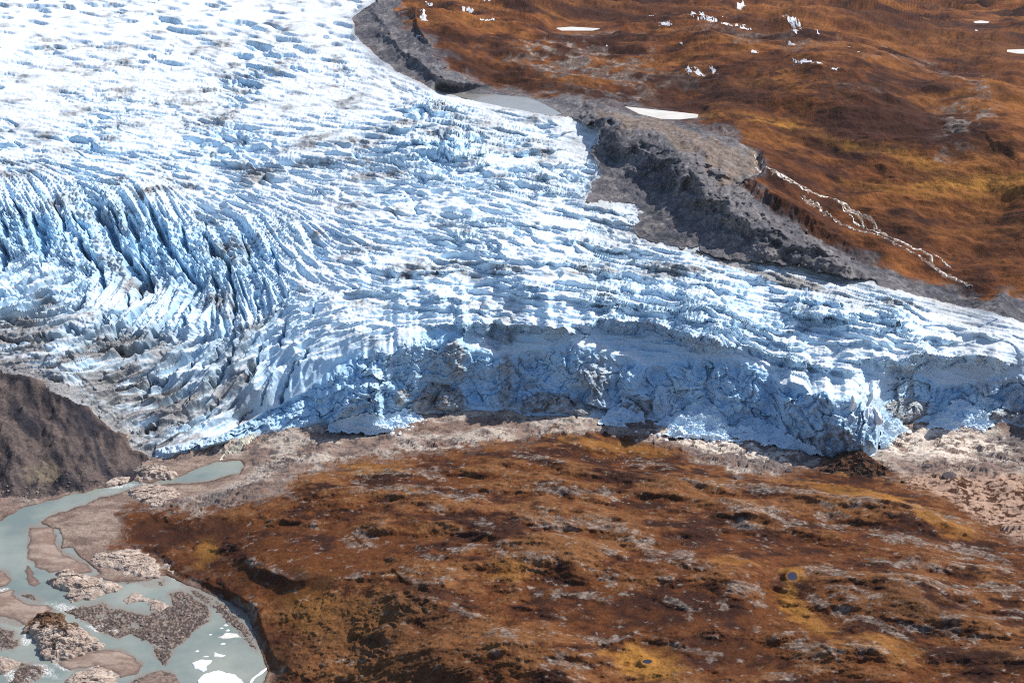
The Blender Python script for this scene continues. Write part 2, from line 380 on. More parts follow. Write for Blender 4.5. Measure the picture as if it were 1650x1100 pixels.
def add_scarps(E, lst, mask, rock=False):
    for pts, w, L in lst:
        w0 = w
        x0, x1 = pts[0][0], pts[-1][0]
        sel = (us > x0 - 60) & (us < x1 + 60)
        uu = us[sel]
        fade = sstep(x0 - 18, x0 + 22, uu) * (1 - sstep(x1 - 22, x1 + 18, uu))
        vl = curve(pts, uu) + 2.5 * vn(uu / 13, uu * 0, int(x0) % 40) + .8 * vn(uu / 5, uu * 0, int(x0) % 31)
        w = w * (.75 + .35 * vn(uu / 17, uu * 0, int(x1) % 37)) * fade + 1e-3
        d = VV[:, sel] - vl[None]
        t = np.array(E[:, sel])
        # metres that make the wall vertical at that distance
        tt = (H_CAM - t) / (SP + CP * (VV[:, sel] - 550) / FPX)
        hh = w[None] * tt / FPX * .98
        if not rock:
            hh = hh * (1 + .16 * vn(UU[:, sel] / 12, VV[:, sel] / 12, 57))
            SC_WALL[:, sel] = np.maximum(SC_WALL[:, sel], sstep(0, 2, d) * (1 - sstep(w[None] - 2, w[None] + 1, d)) * sstep(5, 12, w0) * mask[:, sel])
        else:
            CREST_ROCK[:, sel] = np.maximum(CREST_ROCK[:, sel], np.exp(-((d + 4) / 7) ** 2) * fade[None])
        dz = np.where(d < 0, hh * np.exp(np.minimum(d, 0) / L), hh * np.clip(1 - d / w[None], 0, 1))
        E[:, sel] = t + dz * mask[:, sel]
    return E


E = add_scarps(E, SCARPS_ICE, ((REG == G) & ~in_cliff).astype(F4))
E = add_scarps(E, SCARPS_LAND, (REG != G).astype(F4) * .48, True)

RIDGE = [(955, 192), (1000, 205), (1050, 232), (1105, 262), (1148, 300), (1185, 340), (1235, 368), (1300, 398), (1360, 428), (1420, 448)]
rdg = up(np.minimum(line_d(RIDGE), 99.0), UU + ju * 3, VV + jv * 3)
side = VV - curve(RIDGE, UU)
rin = sstep(900, 980, UU) * (1 - sstep(1330, 1430, UU)) * (REG == LAT)
E = E + rin * 13 * np.where(side > 0, np.exp(-(np.sqrt(rdg ** 2 + 49) - 7) / 34), np.exp(-(np.sqrt(rdg ** 2 + 49) - 7) / 30))
UPR = [(592, 0), (620, 45), (655, 85), (700, 115), (750, 142)]
rdg2 = up(np.minimum(line_d(UPR), 99.0), UU + ju * 1.5, VV + jv * 1.5)
E = E + 5 * np.exp(-rdg2 / 9) * (REG == LAT)
SCARPS_HILL = [([(1120, 16), (1175, 10), (1275, 9), (1375, 34), (1500, 68), (1575, 96), (1650, 118)], 20, 40), ([(1075, 186), (1175, 190), (1275, 203), (1375, 232), (1450, 268)], 20, 34), ([(1440, 274), (1525, 282), (1650, 302), (1750, 310)], 18, 30),
               ([(1225, 292), (1275, 302), (1350, 322), (1425, 352), (1500, 372)], 18, 28), ([(825, 100), (950, 122), (1050, 150)], 20, 34), ([(1105, 118), (1200, 110), (1290, 102), (1380, 114), (1450, 134)], 23, 40), ([(1500, 178), (1560, 200), (1610, 236), (1650, 262)], 20, 34),
               ([(700, 40), (780, 52), (860, 78)], 17, 30), ([(1240, 330), (1300, 352), (1370, 388)], 13, 20), ([(1420, 300), (1500, 318), (1600, 340)], 15, 26), ([(1480, 388), (1560, 402), (1660, 420)], 17, 26), ([(870, 34), (960, 24), (1060, 20), (1120, 26)], 15, 30), ([(1360, 150), (1430, 168), (1500, 200)], 17, 30), ([(1150, 150), (1230, 158), (1320, 172)], 15, 30), ([(1550, 440), (1620, 446), (1700, 452)], 13, 16)]
E = add_scarps(E, SCARPS_HILL, ((REG == HILL) | (REG == BY)).astype(F4) * .15, True)
# river flat: level ground just above the water, bed below it
FLAT = [(-520, 880), (-60, 838), (0, 815), (60, 810), (130, 795), (190, 780), (222, 765), (330, 735), (400, 735), (410, 755), (380, 775), (300, 800), (210, 812), (195, 830), (190, 862), (175, 885), (250, 895), (285, 930), (335, 950), (372, 965), (402, 986), (414, 1020),
        (430, 1056), (441, 1080), (430, 1120), (400, 1200), (400, 1440), (-520, 1440)]
sd_flat = up(sdf_px(FLAT), UU + ju * .3, VV + jv * .3)
fl = sstep(-14, 2, sd_flat) * (REG != G)
E = E * (1 - fl) + fl * 1.1
E = E - 1.6 * sstep(-1.5, 5, sd_riv) * fl
SHOAL = [[(125, 975), (170, 968), (200, 978), (240, 985), (275, 976), (268, 955), (300, 948), (330, 972), (348, 986), (335, 1005), (320, 1016), (300, 1032), (268, 1074), (252, 1060), (240, 1040), (215, 1025), (190, 1036), (150, 1015), (118, 995), (85, 985)],
         [(290, 936), (330, 955), (368, 970), (398, 992), (380, 1002), (345, 988), (310, 962)], [(165, 930), (200, 936), (250, 934), (280, 930), (268, 950), (236, 948), (205, 944)], [(345, 985), (375, 985), (405, 1015), (416, 1040), (420, 1066), (408, 1052), (392, 1030), (372, 1010)], [(-60, 1005), (0, 1005), (28, 1018), (38, 1040), (20, 1052), (-60, 1056)], [(30, 1068), (62, 1068), (84, 1078), (70, 1095), (40, 1110), (10, 1110)],
         [(25, 955), (50, 955), (76, 968), (60, 974), (36, 966)], [(205, 1100), (240, 1080), (265, 1076), (285, 1085), (294, 1104), (290, 1140), (190, 1140)]]
sd_sh = np.max([up(sdf_px(p), UU + ju, VV + jv) for p in SHOAL], 0)
shw = sstep(-4, 8, sd_sh) * fl
g1_, g2_, gval_ = cells(BX_S := UU * .42 / .9, VV * .42 / .62, 31)
g3_, g4_, gv3_ = cells(UU * .42 / 1.6, VV * .42 / 1.1, 37)
E = E * (1 - shw) + shw * (.80 + .22 * fbm(UU / 26, VV / 18, 4, .6, 270) + .75 * (gval_ - .42) * sstep(.6, .2, g1_) + .45 * (gv3_ - .45) * sstep(.6, .2, g3_))

# lakes: level surfaces
LAKES = {
    'ice_margin_lake': ([(712, 149), (745, 151), (800, 152), (850, 157), (868, 163), (893, 176), (906, 184), (890, 187), (850, 180), (790, 168), (745, 157)], 166.0),
    'pale_lake': ([(1004, 171), (1050, 176), (1090, 180), (1126, 184), (1124, 190), (1095, 193), (1065, 192), (1030, 184)], 165.0),
    'far_pale_lake': ([(893, 45), (920, 43), (955, 45), (972, 46), (955, 50), (905, 50)], 192.0),
    'distant_lake': ([(1622, 80), (1655, 79), (1700, 82), (1700, 88), (1640, 87), (1622, 84)], 173.0),
    'small_distant_lake': ([(1566, 35), (1580, 33), (1596, 35), (1592, 38), (1572, 38)], 167.0),
    'tarn': ([(1266, 925), (1272, 919), (1280, 918), (1287, 925), (1286, 934), (1278, 938), (1268, 934)], 52.0),
    'bog_pool': ([(1032, 1062), (1042, 1060), (1055, 1065), (1050, 1071), (1036, 1068)], 53.0),
}
for n_ in ('tarn', 'bog_pool'):
    p_, z_ = LAKES[n_]
    c_ = np.mean(p_, 0)
    r_ = (8.0, 7.5) if n_ == 'tarn' else (9.0, 4.0)
    an = np.linspace(0, 2 * np.pi, 19)[:-1]
    k_ = 1 + .22 * vn(np.cos(an) * 1.4 + 5, np.sin(an) * 1.4 + (3 if n_ == 'tarn' else 8), 77)
    LAKES[n_] = ([(c_[0] + r_[0] * a * math.cos(t), c_[1] + r_[1] * a * math.sin(t)) for a, t in zip(k_, an)], z_)
sd_lakes = {}
lake_any = np.full(UU.shape, -99, F4)
for n_, (p_, z_) in LAKES.items():
    fine = sdf_px(p_, UU, VV).astype(F4) if len(p_) < 20 else up(sdf_px(p_))
    sd_lakes[n_] = fine
    lake_any = np.maximum(lake_any, fine)
    r = 20.0 if 'pool' not in n_ and n_ != 'tarn' else 14
    w = sstep(-r, 0, fine)
    E = E * (1 - w) + w * (z_ + .25 - .9 * sstep(-1, 3, fine))
ON_LAKE = sstep(-8, -1, lake_any)

BX, BY_ = at_height(UU, VV, E)
BX, BY_ = BX.astype(F4), BY_.astype(F4)
EB = E.astype(F4).copy()

# ------------------------------------------------------------------ 4. relief on the ice
# (u, v, line angle deg in photo, fine cuts, broad cuts, serac ridges, terraces, dirt, blue, smear px)
Z = [
    (-200, -100, 6, 4, 3, 0, 0, .0, .1, 9), (100, 40, 8, 5, 3.5, 0, 0, .0, .1, 9), (520, 30, 12, 5, 3, 0, 0, .03, .0, 9), (330, 90, 14, 6, 5, 0, 0, 0, .3, 10), (430, 128, 16, 7, 10, 0, 2, 0, .8, 11),
    (540, 120, 10, 5, 4, 0, 0, 0, .1, 9), (180, 120, 6, 5, 3, 0, 0, .0, .1, 9), (300, 170, 8, 4, 2, 0, 0, 0, .0, 9), (480, 180, 8, 4, 2, 0, 0, .0, .0, 9), (620, 130, 22, 3, 2, 0, 0, .3, .0, 10),
    (0, 230, 6, 5, 11, 0, 3, 0, .6, 15), (150, 245, 6, 5, 13, 0, 4, 0, .7, 16), (330, 250, 7, 5, 12, 0, 4, 0, .6, 16), (500, 225, 8, 5, 10, 0, 3, 0, .5, 15), (100, 160, 8, 4, 3, 0, 0, .0, .1, 10),
    (350, 310, 14, 5, 3, 3, 0, 0, .2, 10), (550, 300, 10, 5, 5, 0, 1, 0, .2, 12), (660, 190, 8, 5, 9, 0, 4, 0, .6, 16), (740, 240, 6, 4, 13, 0, 8, .05, .6, 22), (850, 230, 6, 3, 12, 0, 8, .08, .5, 24),
    (920, 290, 8, 3, 8, 0, 5, .25, .3, 22), (830, 310, 10, 4, 7, 0, 3, .12, .3, 18), (700, 330, 8, 5, 5, 0, 2, 0, .2, 13), (820, 190, 12, 1, 2, 0, 0, .2, 0, 16), (940, 225, 14, 1, 4, 0, 0, .4, 0, 16), (1000, 350, 14, 2, 4, 0, 3, .4, .2, 16),
    (650, 400, 6, 4, 6, 4, 3, 0, .4, 15), (850, 400, 8, 4, 5, 0, 5, 0, .4, 20), (800, 470, 4, 3, 5, 2, 6, 0, .5, 20), (950, 450, 8, 3, 4, 0, 7, 0, .5, 22), (1150, 450, 10, 2, 3, 0, 6, .05, .4, 24), (1100, 500, 9, 2, 4, 0, 8, .06, .5, 26),
    (1300, 500, 9, 2, 3, 0, 8, .1, .5, 26), (1450, 530, 8, 1, 3, 0, 7, .1, .4, 26), (1350, 450, 14, .5, 0, 0, .8, .6, 0, 26), (1550, 500, 13, .5, 0, 0, .8, .45, 0, 26), (1620, 540, 10, .5, 2, 0, 3, .22, .1, 26), (1800, 560, 12, .5, 1, 0, 2, .35, .1, 26),
    (20, 370, 72, 2, 3, 17, 0, 0, .8, 52), (120, 380, 66, 2, 3, 19, 0, 0, .8, 56), (220, 390, 64, 2, 3, 19, 0, 0, .8, 56), (310, 410, 68, 2, 3, 17, 0, 0, .8, 52), (400, 400, 66, 3, 3, 14, 0, 0, .7, 40), (480, 400, 45, 3, 3, 10, 2, 0, .6, 16),
    (40, 330, 60, 3, 3, 12, 0, 0, .6, 20), (250, 340, 60, 3, 3, 11, 0, 0, .5, 18), (-200, 380, 75, 2, 3, 15, 0, 0, .7, 52),
    (560, 430, 20, 3, 4, 8, 3, 0, .4, 15), (60, 450, -22, 2, 3, 7, 2, .08, .3, 22), (200, 480, -52, 2, 2, 10, 0, .06, .5, 24), (130, 520, -20, 2, 3, 9, 3, .25, .4, 26), (300, 490, -62, 2, 2, 11, 0, .08, .5, 22), (380, 500, 70, 3, 2, 9, 0, .05, .4, 16),
    (30, 555, -10, 2, 3, 8, 2, .5, .3, 24), (-150, 540, -6, 2, 3, 8, 2, .5, .3, 24), (150, 600, -20, 2, 2, 7, 2, .55, .3, 24), (240, 580, -28, 2, 2, 9, 2, .32, .4, 22), (100, 615, -8, 3, 2, 6, 0, .75, .1, 18), (340, 590, -36, 2, 2, 9, 1, .2, .3, 20),
    (460, 540, -35, 2, 2, 8, 1, .08, .3, 18), (540, 510, -10, 2, 3, 7, 2, .02, .3, 18), (560, 560, -25, 2, 2, 6, 1, .02, .4, 18), (250, 680, -24, 1.5, 2, 5, 1, .62, .1, 24), (330, 690, -34, 2, 2, 6, 0, .5, .2, 18), (400, 640, -48, 2, 2, 9, 0, .24, .3, 18),
    (470, 610, -60, 2, 2, 10, 0, .06, .5, 16), (650, 500, 0, 3, 3, 6, 3, 0, .4, 16), (180, 660, -20, 1.5, 2, 5, 1, .7, .1, 20),
]
ang = [(z[0], z[1], math.cos(2 * math.radians(z[2])), math.sin(2 * math.radians(z[2]))) for z in Z]
TH = .5 * np.arctan2(up(idw(ang, 3, 4)), up(idw(ang, 2, 4)))
a_cut, a_big, a_ser, a_ter, a_dirt, a_blue, a_len = [up(idw(Z, kk, 4)) for kk in range(3, 10)]
a_len = a_len * 1.9


def gather(f, dj, di):
    jj = np.clip(np.rint(JJ + dj), 0, NU - 1).astype(np.int32)
    ii = np.clip(np.rint(II + di), 0, NV - 1).astype(np.int32)
    return f[ii, jj]


JJ, II = np.meshgrid(np.arange(NU, dtype=F4), np.arange(NV, dtype=F4))
COSU, SINV = np.cos(TH) / DU, np.sin(TH) / DV


def smear(f, scale=1.0, taps=9):
    out, ws = 0, 0
    for t in np.linspace(-1, 1, taps):
        w = .5 + .5 * math.cos(t * 2.6)
        out = out + w * gather(f, a_len * (scale * t) * COSU, a_len * (scale * t) * SINV)
        ws += w
    out = out / ws
    B_ = 48
    n0, n1 = NV // B_ * B_, NU // B_ * B_
    v_ = (out[:n0, :n1] ** 2).reshape(NV // B_, B_, NU // B_, B_).mean((1, 3))
    v_ = np.pad(v_, ((1, 2), (1, 2)), 'edge')
    v_ = (v_[:-2] + v_[1:-1] + v_[2:]) / 3
    v_ = np.sqrt((v_[:, :-2] + v_[:, 1:-1] + v_[:, 2:]) / 3)
    y_, x_ = np.clip(II / B_ - .5, 0, v_.shape[0] - 1.01), np.clip(JJ / B_ - .5, 0, v_.shape[1] - 1.01)
    yi, xi = y_.astype(np.int32), x_.astype(np.int32)
    fy, fx = y_ - yi, x_ - xi
    sd = (v_[yi, xi] * (1 - fx) + v_[yi, xi + 1] * fx) * (1 - fy) + (v_[yi + 1, xi] * (1 - fx) + v_[yi + 1, xi + 1] * fx) * fy
    return out / (sd + 1e-4)


# domain warp keeps the lines from being ruled
wx = 7 * fbm(BX / 60, BY_ / 60, 3, .5, 5)
wy = 7 * fbm(BX / 60, BY_ / 60, 3, .5, 8)
nf = smear(vn((BX + wx) / 8, (BY_ + wy) / 7.0, 12), 1.2, 19)
nb = smear(vn((BX + wx) / 16, (BY_ + wy) / 16, 14) + .3 * vn(BX / 9, BY_ / 9, 15), 1.0, 15)
ns = smear(vn((BX + wx) / 11, (BY_ + wy) / 11, 16) + .3 * vn(BX / 5, BY_ / 5, 17), 1.2, 21)
strk = smear(vn((BX + wx) / 3.4, (BY_ + wy) / 3.4, 222), 1.0, 23)
flow = sstep(-1.1, 1.0, smear(vn(BX / 70, BY_ / 70, 224), 2.0, 9))
nm = smear(vn((BX + wx) / 5, (BY_ + wy) / 5, 18), .5, 7)
patch = sstep(-.5, .8, fbm(BX / 120, BY_ / 160, 3, .5, 33))
farw = sstep(1450, 2300, BY_)
cut_f = 1 - np.abs(nf) / 1.1
pit = sstep(.15, 1.3, nb)
line = np.exp(-((nb - .35) / .32) ** 2) * sstep(-.5, .5, vn(BX / 38, BY_ / 38, 42) + .2)
cut_b = pit * farw + np.maximum(line, .6 * pit) * (1 - farw)
ser = 1 - np.abs(ns) / 1.0
ser = np.where(ser > 0, ser, ser * .4)
ph = (BY_ + .30 * BX + 1.2 * wx + 15 * fbm(BX / 130, BY_ / 55, 3, .5, 44)) / 21.0
fr = ph - np.floor(ph)
ter = np.where(fr < .10, fr / .10, (1 - fr) / .90)
ter = (ter - .45) * (.25 + .75 * sstep(-.5, .5, vn(BX / 60, np.floor(ph) * 7.3, 46)))
# the long crevasses of the icefall, one by one: (line, width px, depth m)
CREV = [
    ([(14, 313), (31, 338), (45, 361)], 9, 13), ([(56, 340), (66, 372), (72, 400), (70, 424)], 17, 20), ([(119, 336), (135, 365), (142, 377)], 9, 12), ([(127, 381), (144, 414), (162, 439), (164, 459), (156, 474)], 13, 17),
    ([(144, 320), (162, 344), (185, 377), (205, 418), (224, 448), (228, 472)], 13, 18), ([(197, 340), (214, 373), (230, 422), (238, 451), (226, 482)], 13, 17), ([(246, 330), (262, 380), (271, 410), (296, 439), (316, 455), (308, 476)], 14, 18),
    ([(329, 381), (357, 414), (378, 463), (382, 500), (378, 521)], 11, 15), ([(435, 404), (442, 425), (444, 450)], 9, 12), ([(460, 517), (448, 554)], 9, 12), ([(185, 508), (156, 525), (103, 537), (53, 541)], 9, 11), ([(242, 488), (214, 508), (177, 540), (115, 572)], 9, 12),
    ([(304, 492), (294, 517), (279, 529), (246, 541), (214, 558), (164, 570)], 10, 13), ([(349, 562), (329, 595)], 8, 11), ([(238, 595), (226, 644)], 5, 9), ([(306, 624), (298, 652)], 5, 8), ([(312, 575), (306, 598)], 5, 8), ([(197, 587), (156, 611)], 7, 9), ([(95, 548), (40, 545), (-30, 556)], 8, 10),
    ([(-60, 330), (-40, 370), (-30, 410)], 14, 16), ([(-5, 345), (8, 375), (10, 410), (-4, 436)], 12, 14), ([(92, 330), (104, 360), (112, 392)], 8, 11), ([(170, 330), (182, 350), (198, 380)], 8, 10), ([(286, 360), (300, 395), (318, 425)], 9, 12), ([(318, 345), (338, 375)], 8, 10), ([(390, 380), (402, 420), (408, 455)], 8, 11), ([(418, 470), (412, 505)], 7, 9),
    ([(340, 440), (350, 470), (346, 500)], 8, 10), ([(140, 470), (110, 496), (50, 512), (-20, 518)], 8, 9), ([(60, 455), (30, 470), (-30, 478)], 8, 8), ([(205, 470), (196, 494), (160, 516)], 7, 9), ([(270, 500), (262, 520)], 8, 11), ([(425, 545), (412, 580), (392, 606)], 8, 10), ([(380, 560), (362, 592), (330, 618)], 8, 9), ([(470, 590), (455, 630), (446, 660)], 8, 11), ([(430, 610), (420, 650)], 7, 10),
    ([(270, 600), (230, 620), (180, 632)], 7, 7), ([(290, 660), (250, 684), (210, 692)], 6, 6), ([(350, 640), (320, 672), (280, 690)], 7, 7), ([(400, 656), (380, 690)], 7, 8), ([(500, 560), (480, 590)], 8, 9), ([(520, 470), (500, 500)], 8, 8),
]
crev = np.zeros_like(UU)
cj, cjv = 4.5 * fbm(UU / 22, VV / 22, 3, .6, 260), 4.5 * fbm(UU / 22, VV / 22, 3, .6, 264)
for pts, w_, dep in CREV:
    p_ = np.array(pts, float)
    j0, j1 = int((p_[:, 0].min() - 40 - U0) / DU), int((p_[:, 0].max() + 40 - U0) / DU)
    i0, i1 = int((p_[:, 1].min() - 40 - V0) / DV), int((p_[:, 1].max() + 40 - V0) / DV)
    sl_ = (slice(max(i0, 0), i1), slice(max(j0, 0), j1))
    d_ = line_d(pts, UU[sl_] + cj[sl_], VV[sl_] + cjv[sl_])
    ends = np.minimum(np.hypot(UU[sl_] - p_[0, 0], VV[sl_] - p_[0, 1]), np.hypot(UU[sl_] - p_[-1, 0], VV[sl_] - p_[-1, 1]))
    w2 = w_ * .62 * (.35 + .65 * sstep(0, 28, ends))
    crev[sl_] = np.maximum(crev[sl_], dep * (1 - sstep(.25, 1.0, d_ / w2)))
near = np.clip(1400 / np.maximum(BY_, 700), .5, 1.3)
fin = 1 - np.abs(strk) / 1.1
h_ice = (a_cut * .36 + a_ser * .22) * (cut_f - .4) * (1 - .8 * farw) - a_big * cut_b * (.75 + .9 * farw) + a_ser * (ser - .45) * .40 + a_ter * ter * 1.0
h_ice += (1.0 + .17 * a_ser + .12 * a_ter) * fin * (1 - farw)
h_ice += (.3 + .02 * a_ser + .03 * a_ter) * (1 - 1.5 * np.abs(nm)) * (1 - .6 * farw)
h_ice *= .60 + .66 * flow
h_ice += (.2 + .015 * a_ser) * fbm(BX / 7, BY_ / 7, 3, .6, 48) * (1 - .7 * farw)
h_ice -= crev * (1 + .25 * nm)
edge_in = sstep(0, 10, sd_gl)
top_fade = np.where(us[None] > 250, sstep(-4, 18, (VT[None] - VV)), 1)
h_ice = h_ice * edge_in * np.where(in_cliff, 0, np.maximum(top_fade, .15)) * (1 - .0 * near)
GM = (REG == G)
SH_ICE = np.where(GM, h_ice, 0)

# ------------------------------------------------------------------ 5. relief on the land
fx_, fy_ = BX, BY_
tu_w = sstep(-2, 46, sd_tu)
al, ac = fx_ - .28 * fy_, fy_ + .28 * fx_
kn = fbm(al / 96, ac / 58, 3, .45, 60)
kn2 = fbm(al / 27, ac / 17, 3, .5, 64)
rd = ridged(al / 66, ac / 32, 3, .5, 66)
calm = 1 - .75 * np.clip(up(sdf_px([(430, 960), (560, 935), (720, 960), (640, 1010), (600, 1110), (440, 1110)]), UU + ju * 4, VV + jv * 4) / 60, 0, 1)
# steep on the valley side: shear the bumps towards the camera
h_tu = calm * (6.4 * kn + 1.6 * kn2 + 3.0 * (rd - .4)) + .38 * fbm(fx_ / 5, fy_ / 3.5, 3, .6, 68) + .12 * fbm(fx_ / 1.6, fy_ / 1.3, 2, .6, 71)
h_tu = np.maximum(h_tu, -4 + .15 * h_tu) * tu_w + .5 * fbm(fx_ / 6, fy_ / 5, 3, .6, 73) * (1 - tu_w)
hw = sstep(0, 14, -sd_lat) * sstep(0, 8, -sd_gl)
h_hill = 6.5 * fbm((fx_ + .4 * fy_) / 190, fy_ / 150, 4, .55, 80) + 5.0 * (ridged((fx_ + .5 * fy_) / 110, (fy_ + .2 * fx_) / 42, 4, .5, 84) - .4) + 1.0 * fbm(fx_ / 24, fy_ / 22, 4, .6, 88)
h_hill *= hw
big_far = sstep(1500, 3200, fy_)
h_hill *= (1 + .9 * big_far)
h_lat = 1.9 * fbm(fx_ / 46, fy_ / 46, 4, .55, 90) + 1.7 * (ridged((fx_ + .35 * fy_) / 34, (fy_ - .3 * fx_) / 90, 3, .5, 93) - .45) + .55 * fbm(fx_ / 7, fy_ / 7, 3, .6, 96)
h_lat *= sstep(-2, 10, sd_lat)
h_lm = 4.4 * fbm(fx_ / 40, fy_ / 34, 4, .58, 100) + 4.2 * (ridged((fx_ + .5 * fy_) / 40, (fy_ - .5 * fx_) / 90, 3, .5, 103) - .45) + .25 * fbm(fx_ / 3, fy_ / 3, 3, .6, 106)
h_lm *= sstep(-2, 8, sd_lm)
d1, d2, cval, rtx, rty = cells((fx_ - .3 * fy_) / 10 + .4 * vn(fx_ / 9, fy_ / 9, 3), (fy_ + .3 * fx_) / 6, 5, True)
d3, d4, cv4, rtx2, rty2 = cells((fx_ - .2 * fy_) / 4, (fy_ + .3 * fx_) / 2.6, 6, True)
facet = (cval - .5) * 2.6 + 4 * rtx + 4 * rty + .7 * (cv4 - .5) + 1.6 * rtx2 + 1.6 * rty2
rock_zone = sstep(-.25, .45, fbm(fx_ / 44, fy_ / 26, 3, .5, 110))
out_w = sstep(-6, 6, -sd_tu) * sstep(-4, 4, -sd_lm) * (1 - sstep(-4, 4, sd_flat))
h_out = out_w * (facet * (.2 + .7 * rock_zone) + 1.4 * fbm(fx_ / 20, fy_ / 12, 3, .5, 113) + .2 * fbm(fx_ / 2, fy_ / 2, 2, .6, 116))
h_flat = .10 * fbm(fx_ / 14, fy_ / 8, 3, .5, 118) + .05 * fbm(fx_ / 2, fy_ / 2, 2, .5, 119)
hl = np.select([REG == TU, (REG == HILL) | (REG == BY), REG == LAT, REG == LM], [h_tu, h_hill, h_lat, h_lm], h_out)
hl = hl * (1 - sstep(-6, 2, sd_flat) * (REG != LM)) + h_flat * sstep(-6, 2, sd_flat)
hl *= (1 - ON_LAKE) * (1 - .85 * sstep(-34, -4, lake_any) * (VV < 300))
HZ = np.where(GM, SH_ICE, hl)

Zz = EB + HZ.astype(F4)
Zz = np.where((REG != G) & (sd_riv < -1) & (sd_riv > -200) & (UU < 470) & (VV > 730), np.maximum(Zz, .75 + .05 * np.minimum(-sd_riv, 20)), Zz)
# crests lean out over the valley side: the walls that face the valley are steep, the backs gentle
LEAN = np.where(GM, .75, .8 * (REG == TU) + .15 * ((REG == HILL) | (REG == LAT)))
LEAN = LEAN * np.where(in_cliff, 0, 1)
PX, PY, PZ = BX, (BY_ - LEAN * HZ).astype(F4), Zz
swx = BX + 4 * fbm(BX / 15, Zz / 15, 3, .5, 281)
q1, q2, qv, qx, qy = cells(swx / 12, Zz / 11, 41, True)
q3, q4, qw, qa, qb = cells(swx / 4.5, Zz / 4, 43, True)
PY = (PY - SC_WALL * (4.5 * (qv - .5) + 8 * qx + 8 * qy + 2 * (qw - .5) + 4 * qa + 4 * qb - 1.5 * (1 - sstep(.02, .08, q2 - q1)))).astype(F4)

# normals for masks
dzx = np.zeros_like(PZ)
dPu = [np.gradient(a, axis=1) for a in (PX, PY, PZ)]
dPv = [np.gradient(a, axis=0) for a in (PX, PY, PZ)]
nx = dPu[1] * dPv[2] - dPu[2] * dPv[1]
ny = dPu[2] * dPv[0] - dPu[0] * dPv[2]
nz = dPu[0] * dPv[1] - dPu[1] * dPv[0]
nl = np.sqrt(nx * nx + ny * ny + nz * nz) + 1e-9
NZ = np.abs(nz) / nl
del nx, ny, nz, dPu, dPv


def C(r, g, b):
    return np.array([r, g, b], F4)


def mix(a, b, w):
    w = np.asarray(w, F4)[..., None]
    return a * (1 - w) + b * w


# ------------------------------------------------------------------ 6. colours of the land (albedo)
tn1 = fbm(al / 38, ac / 24, 4, .6, 130)
tn2 = fbm(al / 9, ac / 6.5, 4, .6, 134)
tn3 = fbm(fx_ / 2.4, fy_ / 1.8, 3, .6, 138)
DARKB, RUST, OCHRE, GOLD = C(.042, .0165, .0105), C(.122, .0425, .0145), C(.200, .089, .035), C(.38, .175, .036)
tcol = mix(DARKB, RUST, sstep(-1.3, .5, .8 * tn1 + .5 * tn2))
hi = sstep(-.2, 1.0, tn1 * .45 + .55 * kn + .35 * kn2 + .35 * tn2)
tcol = mix(tcol, OCHRE, hi * .85)
tcol = tcol * (1 + .16 * tn3[..., None])
LICHEN, PALE, PINK = C(.185, .15, .125), C(.42, .36, .31), C(.30, .20, .165)
# bare outcrops on the knolls
OUTC = [(690, 895, 30, 9), (575, 775, 24, 6), (815, 1030, 26, 18), (745, 990, 42, 10), (770, 845, 26, 8), (880, 840, 60, 10), (960, 845, 40, 10), (980, 890, 34, 9), (1060, 890, 40, 10), (1110, 890, 30, 12), (1240, 825, 40, 10),
        (1330, 830, 44, 8), (1350, 845, 34, 8), (1230, 828, 26, 8), (1330, 925, 50, 12), (1370, 965, 46, 14), (1185, 945, 36, 10), (1440, 860, 44, 10), (1560, 885, 60, 14), (1600, 895, 40, 12), (1520, 950, 50, 10), (1300, 1040, 40, 20),
        (1450, 945, 40, 9), (1620, 955, 40, 14), (1640, 985, 36, 8), (1260, 1085, 30, 10), (590, 860, 20, 14), (570, 870, 24, 14), (1200, 845, 34, 8), (640, 995, 24, 8), (905, 1060, 14, 10), (875, 1080, 12, 8), (1170, 975, 10, 6),
        (660, 920, 30, 7), (900, 745, 20, 5), (720, 785, 20, 5), (640, 790, 30, 5), (1240, 790, 50, 6), (1160, 788, 40, 6), (1120, 785, 30, 5), (470, 800, 20, 8), (500, 840, 16, 7), (800, 1060, 12, 8), (905, 990, 20, 5), (1045, 900, 30, 6), (1145, 1000, 16, 8), (920, 870, 30, 6), (700, 820, 30, 5), (1410, 1000, 26, 7)]
oc = np.full(UU.shape, -9, F4)
for (a_, b_, c_, d_) in OUTC:
    j0, j1 = int((a_ - 2 * c_ - U0) / DU), int((a_ + 2 * c_ - U0) / DU)
    i0, i1 = int((b_ - 2.5 * d_ - V0) / DV), int((b_ + 2.5 * d_ - V0) / DV)
    j1, i1 = min(j1, NU), min(i1, NV)
    x_ = (UU[i0:i1, j0:j1] - a_)
    y_ = (VV[i0:i1, j0:j1] - b_ - .18 * x_)
    oc[i0:i1, j0:j1] = np.maximum(oc[i0:i1, j0:j1], 1 - np.hypot(x_ / c_, y_ / d_))
ocn = fbm(al / 6, ac / 4.2, 4, .68, 140)
ocm = sstep(-.1, .3, np.maximum(oc * 1.1 - .35, .95 * CREST_ROCK - .55) + .42 * ocn)
ocm = np.maximum(ocm * .56, .2 * sstep(.95, 1.35, tn2 * .55 + .4 * kn2 + .35 * ocn) * sstep(700, 900, VV))
rock_c = mix(LICHEN, PALE, sstep(.1, 1.3, ocn * .6 + .9 * fbm(fx_ / 2.2, fy_ / 1.4, 3, .6, 143)))
rock_c = mix(rock_c, C(.10, .085, .08), sstep(.3, 1.2, -fbm(fx_ / 3, fy_ / 1.5, 3, .6, 146)))
tcol = mix(tcol, rock_c, ocm)
HZ_rock = ocm


